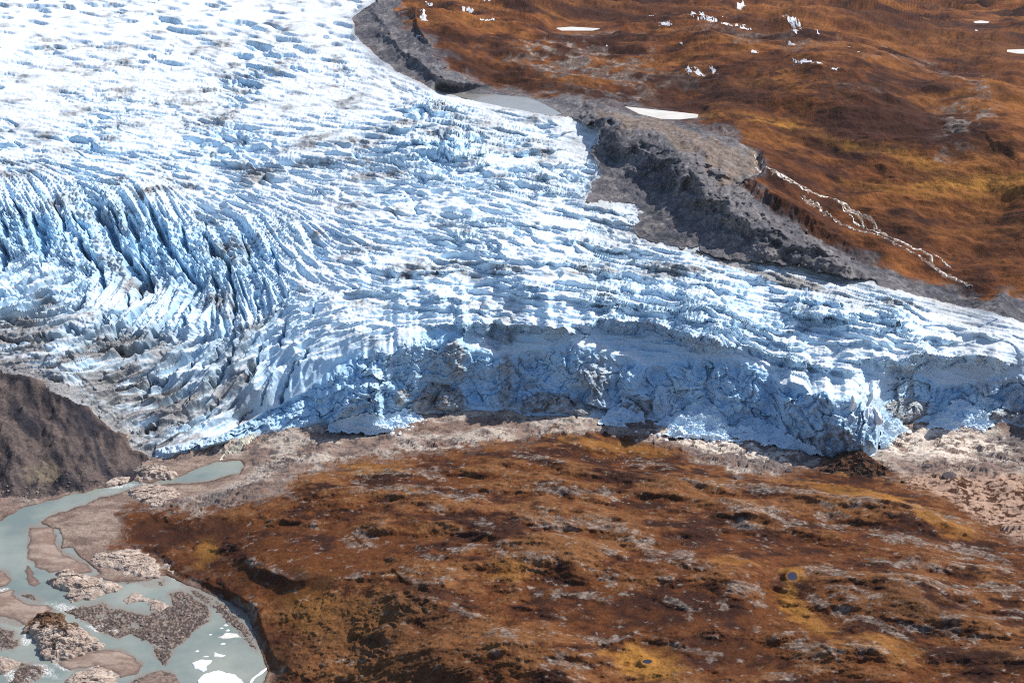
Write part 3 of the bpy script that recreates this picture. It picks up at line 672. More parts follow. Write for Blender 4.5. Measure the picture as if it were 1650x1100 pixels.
def blob(u, v, ru, rv, rot=0):
    cr, sr = math.cos(math.radians(rot)), math.sin(math.radians(rot))
    x_, y_ = UU - u, VV - v
    return 1 - np.hypot((x_ * cr + y_ * sr) / ru, (-x_ * sr + y_ * cr) / rv) + .35 * tn2 * .6


for (a_, b_, c_, d_, r_, s_) in [(1040, 1062, 74, 32, 15, .85), (1278, 928, 26, 22, 0, .6), (1275, 965, 18, 38, -10, .6), (1305, 1000, 70, 18, 40, .45), (330, 880, 24, 40, 20, .6), (600, 755, 60, 10, 0, .4), (560, 1000, 90, 60, 0, .22), (500, 960, 60, 60, 0, .2),
                               (1000, 720, 120, 12, 6, .4), (1380, 800, 120, 14, 10, .45), (1500, 835, 90, 14, 22, .45), (480, 1000, 50, 30, 0, .2), (820, 920, 40, 20, 0, .35), (1180, 900, 50, 12, 0, .3), (1420, 1040, 80, 24, 15, .3)]:
    tcol = mix(tcol, GOLD, np.clip(blob(a_, b_, c_, d_, r_), 0, .6) / .6 * s_)
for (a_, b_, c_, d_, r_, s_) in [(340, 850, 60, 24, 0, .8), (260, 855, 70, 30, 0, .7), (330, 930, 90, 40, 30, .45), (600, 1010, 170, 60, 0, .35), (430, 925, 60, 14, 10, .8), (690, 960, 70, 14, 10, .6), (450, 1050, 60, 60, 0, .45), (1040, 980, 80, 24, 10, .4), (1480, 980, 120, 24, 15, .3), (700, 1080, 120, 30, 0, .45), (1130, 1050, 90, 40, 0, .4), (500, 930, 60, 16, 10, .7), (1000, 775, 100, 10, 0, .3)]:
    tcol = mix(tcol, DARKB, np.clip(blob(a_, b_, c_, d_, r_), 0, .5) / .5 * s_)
# rust hills beyond
hn1 = fbm((fx_ + .4 * fy_) / 120, fy_ / 90, 5, .6, 150)
hn2 = fbm(fx_ / 26, fy_ / 22, 4, .6, 155)
hcol = mix(DARKB * 1.25, RUST * 1.15, sstep(-1.0, .6, hn1 + .4 * hn2))
hcol = mix(hcol, C(.235, .092, .026), sstep(-.1, 1.2, hn1 * .5 + .6 * fbm((fx_ + .4 * fy_) / 60, fy_ / 30, 4, .6, 158)) * .8)
hcol = hcol * (1 + .14 * hn2[..., None] + .16 * fbm((fx_ + fy_) / 9, (fy_ - fx_) / 26, 3, .6, 159)[..., None])
ROCKY = [(975, 115, 130, 30, 10, .75), (1010, 150, 100, 14, 8, .6), (1545, 190, 40, 70, 32, .8), (1100, 130, 80, 18, 0, .4), (880, 100, 90, 16, 10, .4), (1380, 140, 70, 10, 10, .5), (1230, 60, 120, 20, 5, .35), (1480, 100, 120, 16, 16, .35), (950, 60, 70, 8, 0, .45)]
for (a_, b_, c_, d_, r_, s_) in ROCKY:
    rm = np.clip(blob(a_, b_, c_, d_, r_) + .35 * hn2, 0, .6) / .6 * s_
    hcol = mix(hcol, mix(C(.14, .115, .10), C(.34, .30, .27), sstep(-.2, 1, fbm(fx_ / 9, fy_ / 9, 3, .6, 160))), rm * sstep(-.6, .4, fbm(fx_ / 14, fy_ / 16, 3, .6, 163)))
for (a_, b_, c_, d_, r_, s_) in [(1250, 196, 90, 7, 8, .85), (1580, 292, 130, 13, 3, .85), (1370, 225, 90, 8, 14, .5), (1470, 250, 90, 12, 20, .4), (1500, 300, 160, 14, 4, .35), (1250, 140, 100, 12, 6, .2), (1140, 190, 40, 5, 4, .5)]:
    hcol = mix(hcol, GOLD, np.clip(blob(a_, b_, c_, d_, r_), 0, .6) / .6 * s_)
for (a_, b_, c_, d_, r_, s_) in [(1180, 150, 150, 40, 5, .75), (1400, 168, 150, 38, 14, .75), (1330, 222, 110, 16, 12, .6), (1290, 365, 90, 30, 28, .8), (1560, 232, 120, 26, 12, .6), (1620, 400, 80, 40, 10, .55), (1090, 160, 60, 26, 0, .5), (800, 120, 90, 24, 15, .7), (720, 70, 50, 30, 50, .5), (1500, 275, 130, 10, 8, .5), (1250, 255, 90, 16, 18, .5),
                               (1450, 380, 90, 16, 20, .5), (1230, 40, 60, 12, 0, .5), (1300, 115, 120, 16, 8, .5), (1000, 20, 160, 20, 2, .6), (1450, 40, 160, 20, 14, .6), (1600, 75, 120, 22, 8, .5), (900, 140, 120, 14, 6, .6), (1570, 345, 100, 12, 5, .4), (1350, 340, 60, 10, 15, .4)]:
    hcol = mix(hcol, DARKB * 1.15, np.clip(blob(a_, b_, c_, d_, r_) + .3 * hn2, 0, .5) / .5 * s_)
# lateral moraine
ln1 = fbm(fx_ / 50, fy_ / 50, 4, .6, 170)
lcol = mix(C(.095, .094, .108), C(.160, .150, .158), sstep(-.8, .8, ln1))
up_side = sstep(0, 1, up(sdf_px([(930, 160), (1010, 172), (1120, 205), (1212, 245), (1222, 285), (1170, 300), (1120, 250), (1040, 215), (960, 190)]), UU + ju * 3, VV + jv * 3) / 10)
lcol = mix(lcol, C(.21, .155, .12), up_side * .75)
lcol = mix(lcol, C(.30, .27, .25), sstep(.6, 1.5, fbm(fx_ / 8, fy_ / 8, 4, .65, 174)) * .55)
lcol = lcol * (1 + .22 * fbm(fx_ / 4, fy_ / 4, 3, .6, 178)[..., None])
# moraine at lower left
mn1 = fbm((fx_ + .6 * fy_) / 14, (fy_ - .6 * fx_) / 60, 4, .6, 180) + .4 * fbm(fx_ / 30, fy_ / 30, 3, .5, 182)
mcol = mix(C(.036, .033, .041), C(.135, .104, .094), sstep(-.9, .9, mn1))
mcol = mix(mcol, C(.20, .16, .115), np.clip(blob(70, 762, 34, 30, 0), 0, .5) * 1.4)
mcol = mcol * (1 + .16 * fbm(fx_ / 1.6, fy_ / 1.4, 3, .7, 184)[..., None])
# bare strip: bedrock, gravel, sand
on1 = fbm((fx_ + .2 * fy_) / 26, fy_ / 14, 4, .6, 190)
on2 = fbm(fx_ / 5, fy_ / 3, 4, .65, 194)
ocol = mix(C(.265, .185, .15), C(.47, .40, .34), sstep(-.7, .9, on1 + .4 * on2))
ocol = mix(ocol, C(.105, .085, .085), sstep(.15, 1.0, on2 * .9 - .3 * on1) * .85)
ocol = mix(ocol, C(.085, .07, .07), np.maximum(1 - sstep(.02, .11, d2 - d1), .6 * (1 - sstep(.03, .14, d4 - d3))) * (.2 + .65 * rock_zone))
grav = np.maximum.reduce([np.clip(blob(a_, b_, c_, d_, r_), 0, .5) * 2 for (a_, b_, c_, d_, r_) in [(1230, 742, 90, 16, 8), (1630, 715, 80, 22, 0), (1760, 720, 90, 30, 0), (360, 800, 70, 14, -12), (300, 750, 50, 10, -5)]])
ocol = mix(ocol, mix(C(.10, .085, .085), C(.22, .18, .165), sstep(-.5, .8, fbm(fx_ / 1.5, fy_ / 1.2, 3, .7, 197))), grav * .9)
redr = np.clip(blob(700, 685, 90, 16, 3), 0, .5) * 2
ocol = mix(ocol, C(.20, .105, .075), redr * .5 * sstep(-.4, .5, on2))
pale = np.maximum(np.clip(blob(1520, 715, 110, 26, 5), 0, .5) * 2, np.clip(blob(1180, 722, 130, 10, 10), 0, .5) * 2)
ocol = mix(ocol, C(.70, .60, .51), np.clip(pale * 1.8, 0, 1) * sstep(-.8, -.05, on2 + .2 * on1))
sand = np.maximum(np.clip(blob(430, 790, 90, 16, -14), 0, .4) * 2.5, 0)
ocol = mix(ocol, C(.22, .155, .125), np.clip(sand, 0, 1) * .85)
# tufted pinkish sand on the right
rs = sstep(755, 775, VV + 4 * on1) * sstep(1330, 1420, UU)
tuft = sstep(.15, .55, fbm(fx_ / 4.2, fy_ / 3.2, 3, .55, 200) + .25 * fbm(fx_ / 30, fy_ / 30, 2, .5, 203) + .25 - .35 * sstep(1480, 1620, UU - .8 * (VV - 780)))
ocol = mix(ocol, mix(C(.40, .265, .195), C(.075, .035, .02), tuft), rs)
# flats by the river
fcol = mix(C(.215, .15, .122), C(.31, .235, .19), sstep(-.4, 1.2, fbm((fx_ + .5 * fy_) / 22, fy_ / 6, 4, .6, 206)))
fcol = mix(fcol, C(.12, .088, .075), sstep(.1, 1.3, fbm(fx_ / 10, fy_ / 6, 4, .6, 209)) * .5)
fcol = fcol * (1 + .12 * fbm(fx_ / 1.5, fy_ / 1.5, 2, .6, 211)[..., None])
ocol = mix(ocol, fcol, sstep(-8, 4, sd_flat))
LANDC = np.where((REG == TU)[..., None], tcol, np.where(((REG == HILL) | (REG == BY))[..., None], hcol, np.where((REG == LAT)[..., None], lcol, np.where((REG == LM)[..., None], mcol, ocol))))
# blend across the tundra edge in patches
bl = sstep(-7, 5, sd_tu + 5 * tn2) * (REG == OUT)
LANDC = mix(LANDC, tcol, bl * .85)
bl2 = (1 - sstep(-2, 12, sd_tu + 5 * tn2)) * (REG == TU) * sstep(690, 760, VV)
LANDC = mix(LANDC, ocol, bl2 * .5)
bl3 = (1 - sstep(0, 16, -sd_lat + 6 * hn2)) * (REG == HILL)
LANDC = mix(LANDC, lcol, bl3 * .7)
wet = sstep(-4, 2, sd_riv) * sstep(-8, 2, sd_flat)
LANDC = mix(LANDC, LANDC * .55, wet)
LANDC = mix(LANDC, mix(C(.085, .066, .060), C(.30, .23, .19), sstep(-.2, .9, gval_ * 1.2 - .6 + .5 * fbm(UU / 2.5, VV / 2.5, 2, .6, 275))), shw)
LANDC = np.clip(LANDC, .004, .9)

# ------------------------------------------------------------------ 7. masks on the ice
low = np.maximum(sstep(.3, 1.2, -h_ice / (2.0 + .35 * (a_cut + a_big + a_ser + a_ter))), sstep(2, 9, crev))
dn1 = fbm(BX / 40, BY_ / 30, 4, .6, 220)
a_dirt = np.maximum(a_dirt - .05, 0) * (1 + .95 * (1 - sstep(380, 480, UU)) * sstep(480, 540, VV))
DIRT = np.clip(a_dirt * (.95 + .55 * dn1) + a_dirt * .35 * np.clip(strk, -1, 2), 0, 1)
silt = sstep(.7, 1.7, -fin * 1.6 + 1.2 + .3 * nm) * (.16 + .35 * sstep(0, .2, a_dirt)) * (1 - sstep(.05, .4, farw)) * sstep(-.8, .5, dn1)
DIRT = np.maximum(DIRT * (1 - .75 * farw * (UU < 560)), silt) * (1 - .85 * SC_WALL)
deb = np.clip(up(sdf_px([(1140, 405), (1200, 424), (1260, 436), (1330, 458), (1335, 474), (1270, 466), (1215, 446), (1160, 425)]), UU + ju, VV + jv) / 4, 0, 1)
deb2 = np.clip(up(sdf_px([(1390, 474), (1450, 478), (1520, 494), (1500, 500), (1430, 492)]), UU + ju * 2, VV + jv * 2) / 5, 0, 1) * .8
edge_d = (1 - sstep(0, 10, sd_gl + 3 * dn1)) * sstep(-2, 1, (MARG_D := -line_d(MARGIN).min() * 0 + up(np.minimum(line_d(MARGIN), 99)) * -1) + 14)
DIRT = np.maximum.reduce([DIRT, deb, deb2, .55 * edge_d])
sn_d = up(np.minimum(line_d(SNOUT[1:10]), 99), UU + ju, VV + jv)
DIRT = np.maximum(DIRT, .9 * (1 - sstep(3, 40, sn_d + 12 * dn1)) * (UU < 300))
# dirt bands and cracks on the wall
wz = cz + 8 * fbm(cx / 60, cz / 60, 3, .5, 230)
bands = ridged(cx / 60, wz / 9, 4, .55, 233)
vert = ridged(cx / 7, cz / 60, 3, .5, 236)
wall_d = sstep(.55, .85, bands) * .75 * sstep(-.4, .6, fbm(cx / 40, cz / 30, 3, .5, 238) + .15) + sstep(.72, .9, vert) * .35 * sstep(-.2, .8, fbm(cx / 30, cz / 40, 2, .5, 240))
wall_d = np.clip(wall_d + .22 * sstep(.55, .95, S) * (.3 + .5 * fbm(cx / 12, cz / 8, 3, .6, 243)), 0, .9)
cw = in_cliff.astype(F4)
wall_d = np.maximum(wall_d, CRACK * sstep(.1, .9, fbm(cx / 26, cz / 22, 3, .5, 245)) * .55)
wall_d = np.maximum(wall_d, .85 * sstep(.66, .80, ridged(cx / 24, wz / 8, 5, .62, 247)) * sstep(-.2, .5, fbm(cx / 44, cz / 24, 2, .5, 248)))
DIRT = DIRT * (1 - cw) + cw * wall_d * .75
DIRT = np.where(in_cliff & (us[None] < 440), np.maximum(DIRT, .25), DIRT)
dome_m = sstep(0, 4, dome + 2 * dn1)
DIRT = np.maximum(DIRT, dome_m * (.78 + .2 * fbm(cx / 3, cz / 3, 2, .6, 246)))
nose_low = sstep(0, 6, sd_nose) * sstep(670, 705, VV + 8 * fbm(cx / 14, cz / 14, 2, .5, 249)) * (UU < 1392)
DIRT = np.maximum(DIRT, nose_low * .7 * sstep(-.6, .6, fbm(cx / 5, cz / 7, 3, .6, 251)))
DIRT = np.maximum(DIRT, SC_WALL * np.clip(.4 * sstep(.68, .8, ridged(swx / 22, Zz / 7, 4, .6, 283)) + .4 * (1 - sstep(.01, .05, q2 - q1)), 0, .6) * sstep(-.5, .4, vn(BX / 40, Zz / 30, 285)))
DIRT = np.clip(DIRT, 0, 1).astype(F4)
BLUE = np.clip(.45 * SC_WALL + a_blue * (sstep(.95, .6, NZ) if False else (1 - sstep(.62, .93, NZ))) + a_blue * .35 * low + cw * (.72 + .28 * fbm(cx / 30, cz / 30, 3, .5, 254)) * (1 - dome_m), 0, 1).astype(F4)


# ------------------------------------------------------------------ materials
def new_mat(name, rough=.9, spec=.2):
    m = bpy.data.materials.new(name)
    m.use_nodes = True
    nt = m.node_tree
    b = nt.nodes['Principled BSDF']
    b.inputs['Roughness'].default_value = rough
    b.inputs['Specular IOR Level'].default_value = spec
    return m, nt, b


def nnoise(nt, scale, detail=4, rough=.6):
    n = nt.nodes.new('ShaderNodeTexNoise')
    n.inputs['Scale'].default_value = scale
    n.inputs['Detail'].default_value = detail
    n.inputs['Roughness'].default_value = rough
    g = nt.nodes.get('geo') or nt.nodes.new('ShaderNodeNewGeometry')
    g.name = 'geo'
    nt.links.new(g.outputs['Position'], n.inputs['Vector'])
    return n.outputs['Fac']


def nmath(nt, op, a, b=None, clamp=False):
    n = nt.nodes.new('ShaderNodeMath')
    n.operation = op
    n.use_clamp = clamp
    for i, s in enumerate((a, b)):
        if s is None:
            continue
        if isinstance(s, (int, float)):
            n.inputs[i].default_value = s
        else:
            nt.links.new(s, n.inputs[i])
    return n.outputs[0]


def nmap(nt, x, a, b, c=0.0, d=1.0):
    n = nt.nodes.new('ShaderNodeMapRange')
    nt.links.new(x, n.inputs[0])
    for i, s in enumerate((a, b, c, d)):
        n.inputs[i + 1].default_value = s
    return n.outputs[0]


def nmix(nt, fac, a, b, mode='MIX'):
    n = nt.nodes.new('ShaderNodeMix')
    n.data_type = 'RGBA'
    n.blend_type = mode
    for i, s in ((0, fac), (6, a), (7, b)):
        if isinstance(s, (int, float)):
            n.inputs[i].default_value = s
        elif isinstance(s, tuple):
            n.inputs[i].default_value = (*s, 1)
        else:
            nt.links.new(s, n.inputs[i])
    return n.outputs[2]


def nbump(nt, b, h, dist, strength=1.0):
    n = nt.nodes.new('ShaderNodeBump')
    n.inputs['Strength'].default_value = strength
    n.inputs['Distance'].default_value = dist
    nt.links.new(h, n.inputs['Height'])
    nt.links.new(n.outputs[0], b.inputs['Normal'])


def land_mat(name, s1, bump):
    m, nt, b = new_mat(name, .95, .1)
    a = nt.nodes.new('ShaderNodeAttribute')
    a.attribute_name = 'ground_colour'
    n1 = nnoise(nt, s1, 5, .7)
    n2 = nnoise(nt, s1 * 4.7, 3, .6)
    f = nmath(nt, 'ADD', nmap(nt, n1, .25, .75, .72, 1.28), nmap(nt, n2, .3, .7, -.14, .14))
    mul = nt.nodes.new('ShaderNodeVectorMath')
    mul.operation = 'SCALE'
    nt.links.new(a.outputs['Color'], mul.inputs[0])
    nt.links.new(f, mul.inputs['Scale'])
    nt.links.new(mul.outputs[0], b.inputs['Base Color'])
    nbump(nt, b, nmath(nt, 'ADD', n1, nmath(nt, 'MULTIPLY', n2, .4)), bump)
    return m


M_TUNDRA = land_mat('tundra turf', .55, 1.0)
M_HILL = land_mat('rust hill turf', .16, 2.2)
M_GRAVEL = land_mat('gravel and rock', .6, .9)
M_MORAINE = land_mat('moraine rubble', .4, 1.6)

M_ICE, nt, b = new_mat('glacier ice', .55, .35)
ad = nt.nodes.new('ShaderNodeAttribute'); ad.attribute_name = 'dirt'
ab = nt.nodes.new('ShaderNodeAttribute'); ab.attribute_name = 'clear_ice'
n1 = nnoise(nt, .35, 5, .65)
n2 = nnoise(nt, 1.6, 4, .65)
snow = nmix(nt, nmap(nt, n1, .3, .7), (.67, .745, .80), (.83, .865, .885))
ice = nmix(nt, nmap(nt, n1, .3, .7), (.30, .56, .83), (.54, .755, .905))
c = nmix(nt, ab.outputs['Fac'], snow, ice)
df = nmath(nt, 'MULTIPLY', ad.outputs['Fac'], nmap(nt, n2, .3, .7, .55, 1.35), True)
geo = nt.nodes['geo']
sep = nt.nodes.new('ShaderNodeSeparateXYZ')
nt.links.new(geo.outputs['True Normal'], sep.inputs[0])
steep = nmap(nt, nmath(nt, 'ABSOLUTE', sep.outputs[2]), .75, .35)
vm = nt.nodes.new('ShaderNodeVectorMath')
vm.operation = 'MULTIPLY'
vm.inputs[1].default_value = (.42, .42, .05)
nt.links.new(geo.outputs['Position'], vm.inputs[0])
sn = nt.nodes.new('ShaderNodeTexNoise')
sn.inputs['Scale'].default_value = 1
sn.inputs['Detail'].default_value = 4
sn.inputs['Roughness'].default_value = .65
nt.links.new(vm.outputs[0], sn.inputs['Vector'])
stain = nmath(nt, 'MULTIPLY', nmath(nt, 'MULTIPLY', nmap(nt, sn.outputs['Fac'], .56, .72), steep), nmap(nt, nnoise(nt, .03, 3, .5), .48, .66, .0, .22))
df = nmath(nt, 'MAXIMUM', df, stain)
c = nmix(nt, nmath(nt, 'MULTIPLY', steep, .6), c, (.44, .68, .88))
dirtc = nmix(nt, nmap(nt, n1, .35, .65), (.10, .10, .105), (.26, .235, .22))
c = nmix(nt, df, c, dirtc)
nt.links.new(c, b.inputs['Base Color'])
nbump(nt, b, nmath(nt, 'ADD', n1, nmath(nt, 'MULTIPLY', n2, .5)), .55)


# ------------------------------------------------------------------ mesh building
def quads_object(name, facemask, mat, attrs, kind=None):
    """the faces of the relief grid chosen by facemask, as one mesh"""
    fi, fj = np.nonzero(facemask)
    a = fi * NU + fj
    quads = np.stack([a + NU, a + NU + 1, a + 1, a], 1)
    used = np.unique(quads)
    remap = np.zeros(NU * NV, np.int32)
    remap[used] = np.arange(len(used))
    q_ = remap[quads].astype(np.int32)
    me = bpy.data.meshes.new(name)
    me.vertices.add(len(used))
    co = np.stack([PX.ravel()[used], PY.ravel()[used], PZ.ravel()[used]], 1).astype(F4)
    me.vertices.foreach_set('co', co.ravel())
    me.loops.add(q_.size)
    me.loops.foreach_set('vertex_index', q_.ravel())
    me.polygons.add(len(q_))
    me.polygons.foreach_set('loop_start', np.arange(0, q_.size, 4, dtype=np.int32))
    me.update(calc_edges=True)
    for an, arr in attrs.items():
        if arr.ndim == 3:
            at = me.attributes.new(an, 'FLOAT_COLOR', 'POINT')
            col = np.ones((len(used), 4), F4)
            col[:, :3] = arr.reshape(-1, 3)[used]
            at.data.foreach_set('color', col.ravel())
        else:
            at = me.attributes.new(an, 'FLOAT', 'POINT')
            at.data.foreach_set('value', np.ascontiguousarray(arr.ravel()[used], F4))
    me.materials.append(mat)
    o = bpy.data.objects.new(name, me)
    COL.objects.link(o)
    if kind:
        o['kind'] = kind
    return o


FR = REG[:-1, :-1]
ICE_A = {'dirt': DIRT, 'clear_ice': BLUE}
LAND_A = {'ground_colour': LANDC}
TW = (sd_tower[:-1, :-1] > 0) & in_cliff[:-1, :-1] & (FR == G)
NS = (sd_nose[:-1, :-1] > 0) & in_cliff[:-1, :-1] & (FR == G)
quads_object('glacier', (FR == G) & ~TW & ~NS, M_ICE, ICE_A, 'structure')
for m_, n_, lab in ((TW, 'ice_tower', 'leaning crumbly ice tower at the left end of the ice cliff'), (NS, 'ice_buttress', 'jagged blue ice buttress jutting out of the cliff behind the dark knoll')):
    o = quads_object(n_, m_, M_ICE, ICE_A)
    o['label'] = lab
    o['category'] = 'ice tower' if n_ == 'ice_tower' else 'ice buttress'
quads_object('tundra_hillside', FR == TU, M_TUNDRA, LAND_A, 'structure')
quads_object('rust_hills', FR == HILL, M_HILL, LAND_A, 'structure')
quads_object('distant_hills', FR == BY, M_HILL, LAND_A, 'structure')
quads_object('lateral_moraine', FR == LAT, M_MORAINE, LAND_A, 'structure')
quads_object('terminal_moraine', FR == LM, M_MORAINE, LAND_A, 'structure')
quads_object('outwash_plain', FR == OUT, M_GRAVEL, LAND_A, 'structure')


def flat_poly(name, pts, z, mat, kind='structure'):
    w = [Vector((*at_height(u, v, z), z)) for u, v in pts]
    me = bpy.data.meshes.new(name)
    me.from_pydata(w, [], [list(range(len(w)))[::-1]])
    me.materials.append(mat)
    o = bpy.data.objects.new(name, me)
    COL.objects.link(o)
    o['kind'] = kind
    return o


def water_mat(name, c1, c2, rough=.12, bump=.05, scale=.25):
    m, nt, b = new_mat(name, rough, .5)
    n1 = nnoise(nt, scale * .2, 4, .6)
    nt.links.new(nmix(nt, nmap(nt, n1, .35, .65), c1, c2), b.inputs['Base Color'])
    nbump(nt, b, nnoise(nt, scale * 6, 3, .6), bump)
    return m


M_RIVER = water_mat('silty meltwater', (.165, .205, .19), (.285, .305, .265), .14, .06, .10)
M_MARGIN = water_mat('grey margin water', (.25, .24, .22), (.29, .275, .25))
M_PALE_WATER = water_mat('pale cream water', (.60, .565, .50), (.70, .665, .60), .45)  # pale cream base colour, rougher than the other water
M_TARN = water_mat('dark tarn water', (.02, .02, .035), (.025, .025, .04), .15)
nt = M_RIVER.node_tree
b = nt.nodes['Principled BSDF']
sh = nt.nodes.new('ShaderNodeAttribute')
sh.attribute_name = 'shallow'
src = b.inputs['Base Color'].links[0].from_socket
st_ = nnoise(nt, .35, 4, .65)
c = nmix(nt, nmath(nt, 'MULTIPLY', sh.outputs['Fac'], nmap(nt, st_, .3, .6, .35, 1.0), True), src, (.235, .185, .15))
fo = nt.nodes.new('ShaderNodeAttribute')
fo.attribute_name = 'foam'
c = nmix(nt, nmath(nt, 'MULTIPLY', fo.outputs['Fac'], nmap(nt, nnoise(nt, 1.1, 4, .7), .46, .56), True), c, (.72, .71, .68))
nt.links.new(c, b.inputs['Base Color'])
near_sand = np.max([up(sdf_px(p)) for p in ([(48, 849), (83, 849), (98, 889), (140, 908), (150, 922), (91, 921), (46, 903)], [(-80, 905), (11, 922), (19, 934), (0, 946), (-80, 950)], [(-80, 960), (13, 952), (36, 969), (89, 983), (43, 1011), (-80, 985)], [(135, 1051), (196, 1048), (231, 1071), (218, 1087), (116, 1080), (91, 1069)])], 0)
SHAL = np.clip(np.maximum(1 - (.55 - PZ) / 1.0, sstep(-6, 0, near_sand)), 0, 1)
FOAM = np.max([np.clip(blob(a_, b_, c_, d_, r_), 0, .5) * 2 for (a_, b_, c_, d_, r_) in [(195, 785, 26, 4, -3), (100, 978, 30, 7, 10), (45, 1022, 10, 24, 10), (70, 1082, 36, 12, 20), (30, 1092, 26, 14, 0), (165, 1012, 30, 8, 10), (285, 931, 12, 4, 0), (5, 952, 14, 4, -10), (100, 1076, 20, 6, 25)]], 0)
keepPZ = PZ
PZ = np.full_like(PZ, .55)
quads_object('river', (sd_riv[:-1, :-1] > -7) & (FR != G) & (FR != LM) | ((sd_riv[:-1, :-1] > -3) & (FR != G)), M_RIVER, {'shallow': SHAL, 'foam': FOAM}, 'structure')
PZ = keepPZ
for n_, (p_, z_) in LAKES.items():
    c_ = np.mean(p_, 0)
    big = [tuple(c_ + (np.array(p) - c_) * 1.04) for p in p_]
    flat_poly({'far_pale_lake': 'pale_lake', 'distant_lake': 'pale_lake', 'small_distant_lake': 'pale_lake', 'bog_pool': 'tarn'}.get(n_, n_), big, z_, {'ice_margin_lake': M_MARGIN, 'tarn': M_TARN, 'bog_pool': M_TARN}.get(n_, M_PALE_WATER))

# ------------------------------------------------------------------ things standing on the land
def pos_at(u, v):
    """a point of the finished relief at photo position u, v"""
    x = np.clip((np.asarray(u, float) - U0) / DU, 0, NU - 1.001)
    y = np.clip((np.asarray(v, float) - V0) / DV, 0, NV - 1.001)
    xi, yi = x.astype(int), y.astype(int)
    fx, fy = x - xi, y - yi
    out = []
    for A in (PX, PY, PZ):
        out.append((A[yi, xi] * (1 - fx) + A[yi, xi + 1] * fx) * (1 - fy) + (A[yi + 1, xi] * (1 - fx) + A[yi + 1, xi + 1] * fx) * fy)
    return np.stack(out, -1)


def tag(o, label, cat, group=None, kind=None):
    if label:
        o['label'] = label
    if cat:
        o['category'] = cat
    if group:
        o['group'] = group
    if kind:
        o['kind'] = kind
    return o


def grid_mesh(name, X, Y, Zm, keep, mat, colour=None, extra=None, origin=True):
    n, m = X.shape
    idx = np.arange(n * m).reshape(n, m)
    k = keep[:-1, :-1] | keep[1:, :-1] | keep[:-1, 1:] | keep[1:, 1:]
    q_ = np.stack([idx[:-1, :-1][k], idx[:-1, 1:][k], idx[1:, 1:][k], idx[1:, :-1][k]], 1)
    used = np.unique(q_)
    rm = np.zeros(n * m, int)
    rm[used] = np.arange(len(used))
    co = np.stack([X.ravel()[used], Y.ravel()[used], Zm.ravel()[used]], 1)
    base = np.array([co[:, 0].mean(), co[:, 1].mean(), co[:, 2].min()]) if origin else np.zeros(3)
    me = bpy.data.meshes.new(name)
    me.from_pydata((co - base).tolist(), [], rm[q_].tolist())
    if colour is not None:
        at = me.attributes.new('ground_colour', 'FLOAT_COLOR', 'POINT')
        cc = np.ones((len(used), 4), F4)
        cc[:, :3] = colour.reshape(-1, 3)[used]
        at.data.foreach_set('color', cc.ravel())
    for an, arr in (extra or {}).items():
        at = me.attributes.new(an, 'FLOAT', 'POINT')
        at.data.foreach_set('value', arr.ravel()[used].astype(F4))
    me.materials.append(mat)
    o = bpy.data.objects.new(name, me)
    o.location = base
    COL.objects.link(o)
    return o


def mound(name, poly, z0, height, mat, col, seed=0, step=.5, edge=6.0, facet=1.0, lean=.25, cell=5.0, smooth=.3, wob=2.0):
    """a rock or a bar with its own outline, rising from z0"""
    p = np.array([at_height(u, v, z0) for u, v in poly])
    x0, y0 = p.min(0) - 4
    x1, y1 = p.max(0) + 4
    X, Y = np.meshgrid(np.arange(x0, x1, step), np.arange(y0, y1, step))
    jx = wob * fbm(X / 7, Y / 7, 3, .55, seed + 300)
    jy = wob * fbm(X / 7, Y / 7, 3, .55, seed + 305)
    sd = sdf_px(p, X + jx, Y + jy)
    dome = 1 - np.exp(-np.maximum(sd, 0) / edge)
    a_, b_, cv_, tx_, ty_ = cells((X + .35 * Y + .5 * jx) / cell, (Y - .35 * X + .5 * jy) / (cell * .5), seed + 5, True)
    k1_, k2_, kv_, kx_, ky_ = cells((X - .3 * Y + .4 * jx) / (cell * .35), (Y + .3 * X) / (cell * .2), seed + 8, True)
    cr_ = np.maximum(1 - sstep(.02, .09, b_ - a_), .6 * (1 - sstep(.03, .14, k2_ - k1_)))
    rel = facet * ((cv_ - .5) * 1.0 + 2.0 * tx_ + 2.0 * ty_ + .3 * (kv_ - .5) + .7 * kx_ + .7 * ky_ - .45 * cr_) + smooth * fbm(X / 9, Y / 5, 4, .55, seed + 310)
    fine = fbm(X / 1.8, Y / 1.1, 3, .6, seed + 320)
    h = height * dome * (1 + .45 * rel) + facet * height * .025 * fine * sstep(0, 3, sd)
    Zm = z0 + np.where(sd > 0, h, np.maximum(sd * 1.2, -2.5))
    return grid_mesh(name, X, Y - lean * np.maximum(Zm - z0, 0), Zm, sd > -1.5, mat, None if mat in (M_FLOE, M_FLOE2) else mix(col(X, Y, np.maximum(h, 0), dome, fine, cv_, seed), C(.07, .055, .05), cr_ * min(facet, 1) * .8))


def rock_col(X, Y, h, dome, fine, cv_, seed, pale=(.56, .46, .385), mid=(.40, .31, .255), dark=(.13, .105, .10), amt=.45):
    n = fbm(X / 6, Y / 3, 4, .6, seed + 330)
    c = mix(C(*mid), C(*pale), sstep(-.6, .9, n + .5 * (cv_ - .5)))
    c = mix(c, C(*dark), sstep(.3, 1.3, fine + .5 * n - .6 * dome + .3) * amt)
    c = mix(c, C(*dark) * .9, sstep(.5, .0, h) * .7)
    return np.clip(c, .01, .9)


def brown_top(X, Y, h, dome, fine, cv_, seed):
    c = rock_col(X, Y, h, dome, fine, cv_, seed)
    yn = (Y - Y.min()) / (Y.max() - Y.min())
    return mix(c, mix(C(.075, .04, .024), C(.19, .11, .06), sstep(-.6, .8, fine)), sstep(.60, .70, yn + .12 * fbm(X / 6, Y / 5, 3, .6, seed + 340)))


